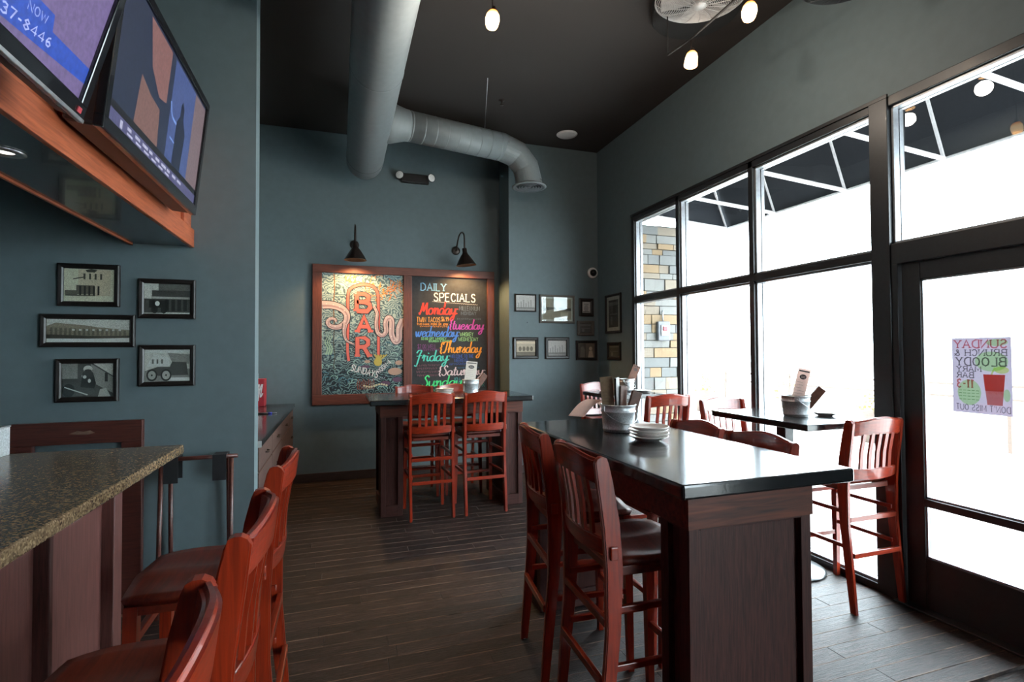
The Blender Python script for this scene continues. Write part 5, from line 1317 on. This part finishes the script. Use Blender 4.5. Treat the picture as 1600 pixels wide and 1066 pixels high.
MB().tube([(.035, 0, .30), (.035, 0, .355)], .008, 8).build('cap', M['whiteplastic'], rb)
pn = thing('marker_pen', 'black pen with a blue band lying on the side cabinet', 'pen', (-.70, 5.45, .928))
MB().tube([(-.06, 0, 0), (.05, .0, 0)], [.008, .008], 10).build('barrel', M['black'], pn)
MB().tube([(.05, 0, 0), (.085, 0, 0)], .0085, 10).build('band', M['blue_plastic'], pn)
MB().tube([(.085, 0, 0), (.12, 0, 0), (.128, 0, 0)], [.006, .005, .002], 10).build('tip', M['steel'], pn)

# ================================================================== poster on the glass door (printed side faces outdoors, read in reverse from here)
ps = thing('door_poster', 'brunch poster taped to the outside of the glass door, seen in reverse', 'poster', (3.2475, 1.697, 1.158))
PW, PH = .270, .408
MB().box(0, .0012, 0, PW, 0, PH).build('sheet', translucent('poster_paper', (0.40, 0.37, 0.42), 0.55), ps)
_tr = {}
def ink(col):
    if col not in _tr:
        m = bpy.data.materials.new('poster_ink_%d_%d_%d' % col); m.use_nodes = True; nt = m.node_tree
        for n in list(nt.nodes): nt.nodes.remove(n)
        o = N(nt, 'ShaderNodeOutputMaterial'); t = N(nt, 'ShaderNodeBsdfTransparent')
        v = coords(nt, (60,)*3); no = N(nt, 'ShaderNodeTexNoise'); nt.links.new(v, no.inputs['Vector'])
        c = srgb(*col); pw_ = srgb(238, 228, 242); c = tuple(min(1, a/b) for a, b in zip(c, pw_))
        nt.links.new(ramp(nt, no.outputs['Fac'], [(0.3, tuple(x*.94 for x in c)), (0.7, c)]), t.inputs['Color'])
        nt.links.new(t.outputs[0], o.inputs['Surface']); _tr[col] = m
    return _tr[col]
F = Flat((0, 0, 0), (0, 1, 0), (0, 0, 1), (-1, 0, 0), step=.0002, d0=.0004)
PX = lambda x: (815-x)/510*PW; PY = lambda y: (800-y)/655*PH
def pel(x, y, rx, ry): return ell(PX(x), PY(y), rx/510*PW, ry/655*PH)
F.layer([pel(650, 350, 140, 85), pel(455, 620, 105, 112), pel(772, 630, 28, 52), pel(700, 190, 90, 30)], ink((196, 226, 178)))
F.layer([[(PX(x), PY(y)) for x, y in ((580, 460), (762, 460), (736, 718), (610, 718))]], ink((206, 120, 120)))
F.layer([[(PX(x), PY(y)) for x, y in ((580, 460), (762, 460), (748, 600), (594, 600))]], ink((232, 130, 122)))
F.layer([[(PX(x), PY(y)) for x, y in ((609, 700), (738, 700), (736, 718), (611, 718))]], ink((246, 240, 244)))
F.layer([pel(735, 420, 60, 30)]+ribbon([(PX(650), PY(460)), (PX(680), PY(400))], .008), ink((214, 226, 150)))
F.layer([q for k in range(8) for q in ribbon([(PX(622+15*k), PY(585-6*math.sin(k))), (PX(630+15*k), PY(620+8*math.sin(2*k)))], .005)], ink((238, 205, 205)))
def pc(txt, xr, xl, yt, yb_, col, wd, serif=True):
    F.layer(caps(txt, PX(xr), PY(yb_), (yb_-yt)/655*PH, wd, (xr-xl)/510*PW, serif), ink(col))
pc('SUNDAY', 780, 332, 165, 234, (218, 120, 136), .0068); pc('BRUNCH &', 778, 330, 248, 302, (150, 138, 150), .0050)
pc('BLOODY', 770, 345, 316, 388, (138, 128, 136), .0068); pc('MARY', 564, 350, 394, 440, (150, 138, 148), .0048)
pc('BAR', 498, 350, 446, 494, (150, 138, 148), .0048); pc('11-3', 498, 352, 508, 580, (214, 116, 116), .0070)
for k, y_ in enumerate((604, 628, 654, 682)): F.layer([q for j in range(5) for q in ribbon([(PX(545-38*j), PY(y_)), (PX(545-38*j-28), PY(y_))], .0030)], ink((140, 178, 132)))
pc("DON'T MISS OUT", 800, 340, 724, 776, (168, 156, 172), .0040, False)
F.build('print', ps)
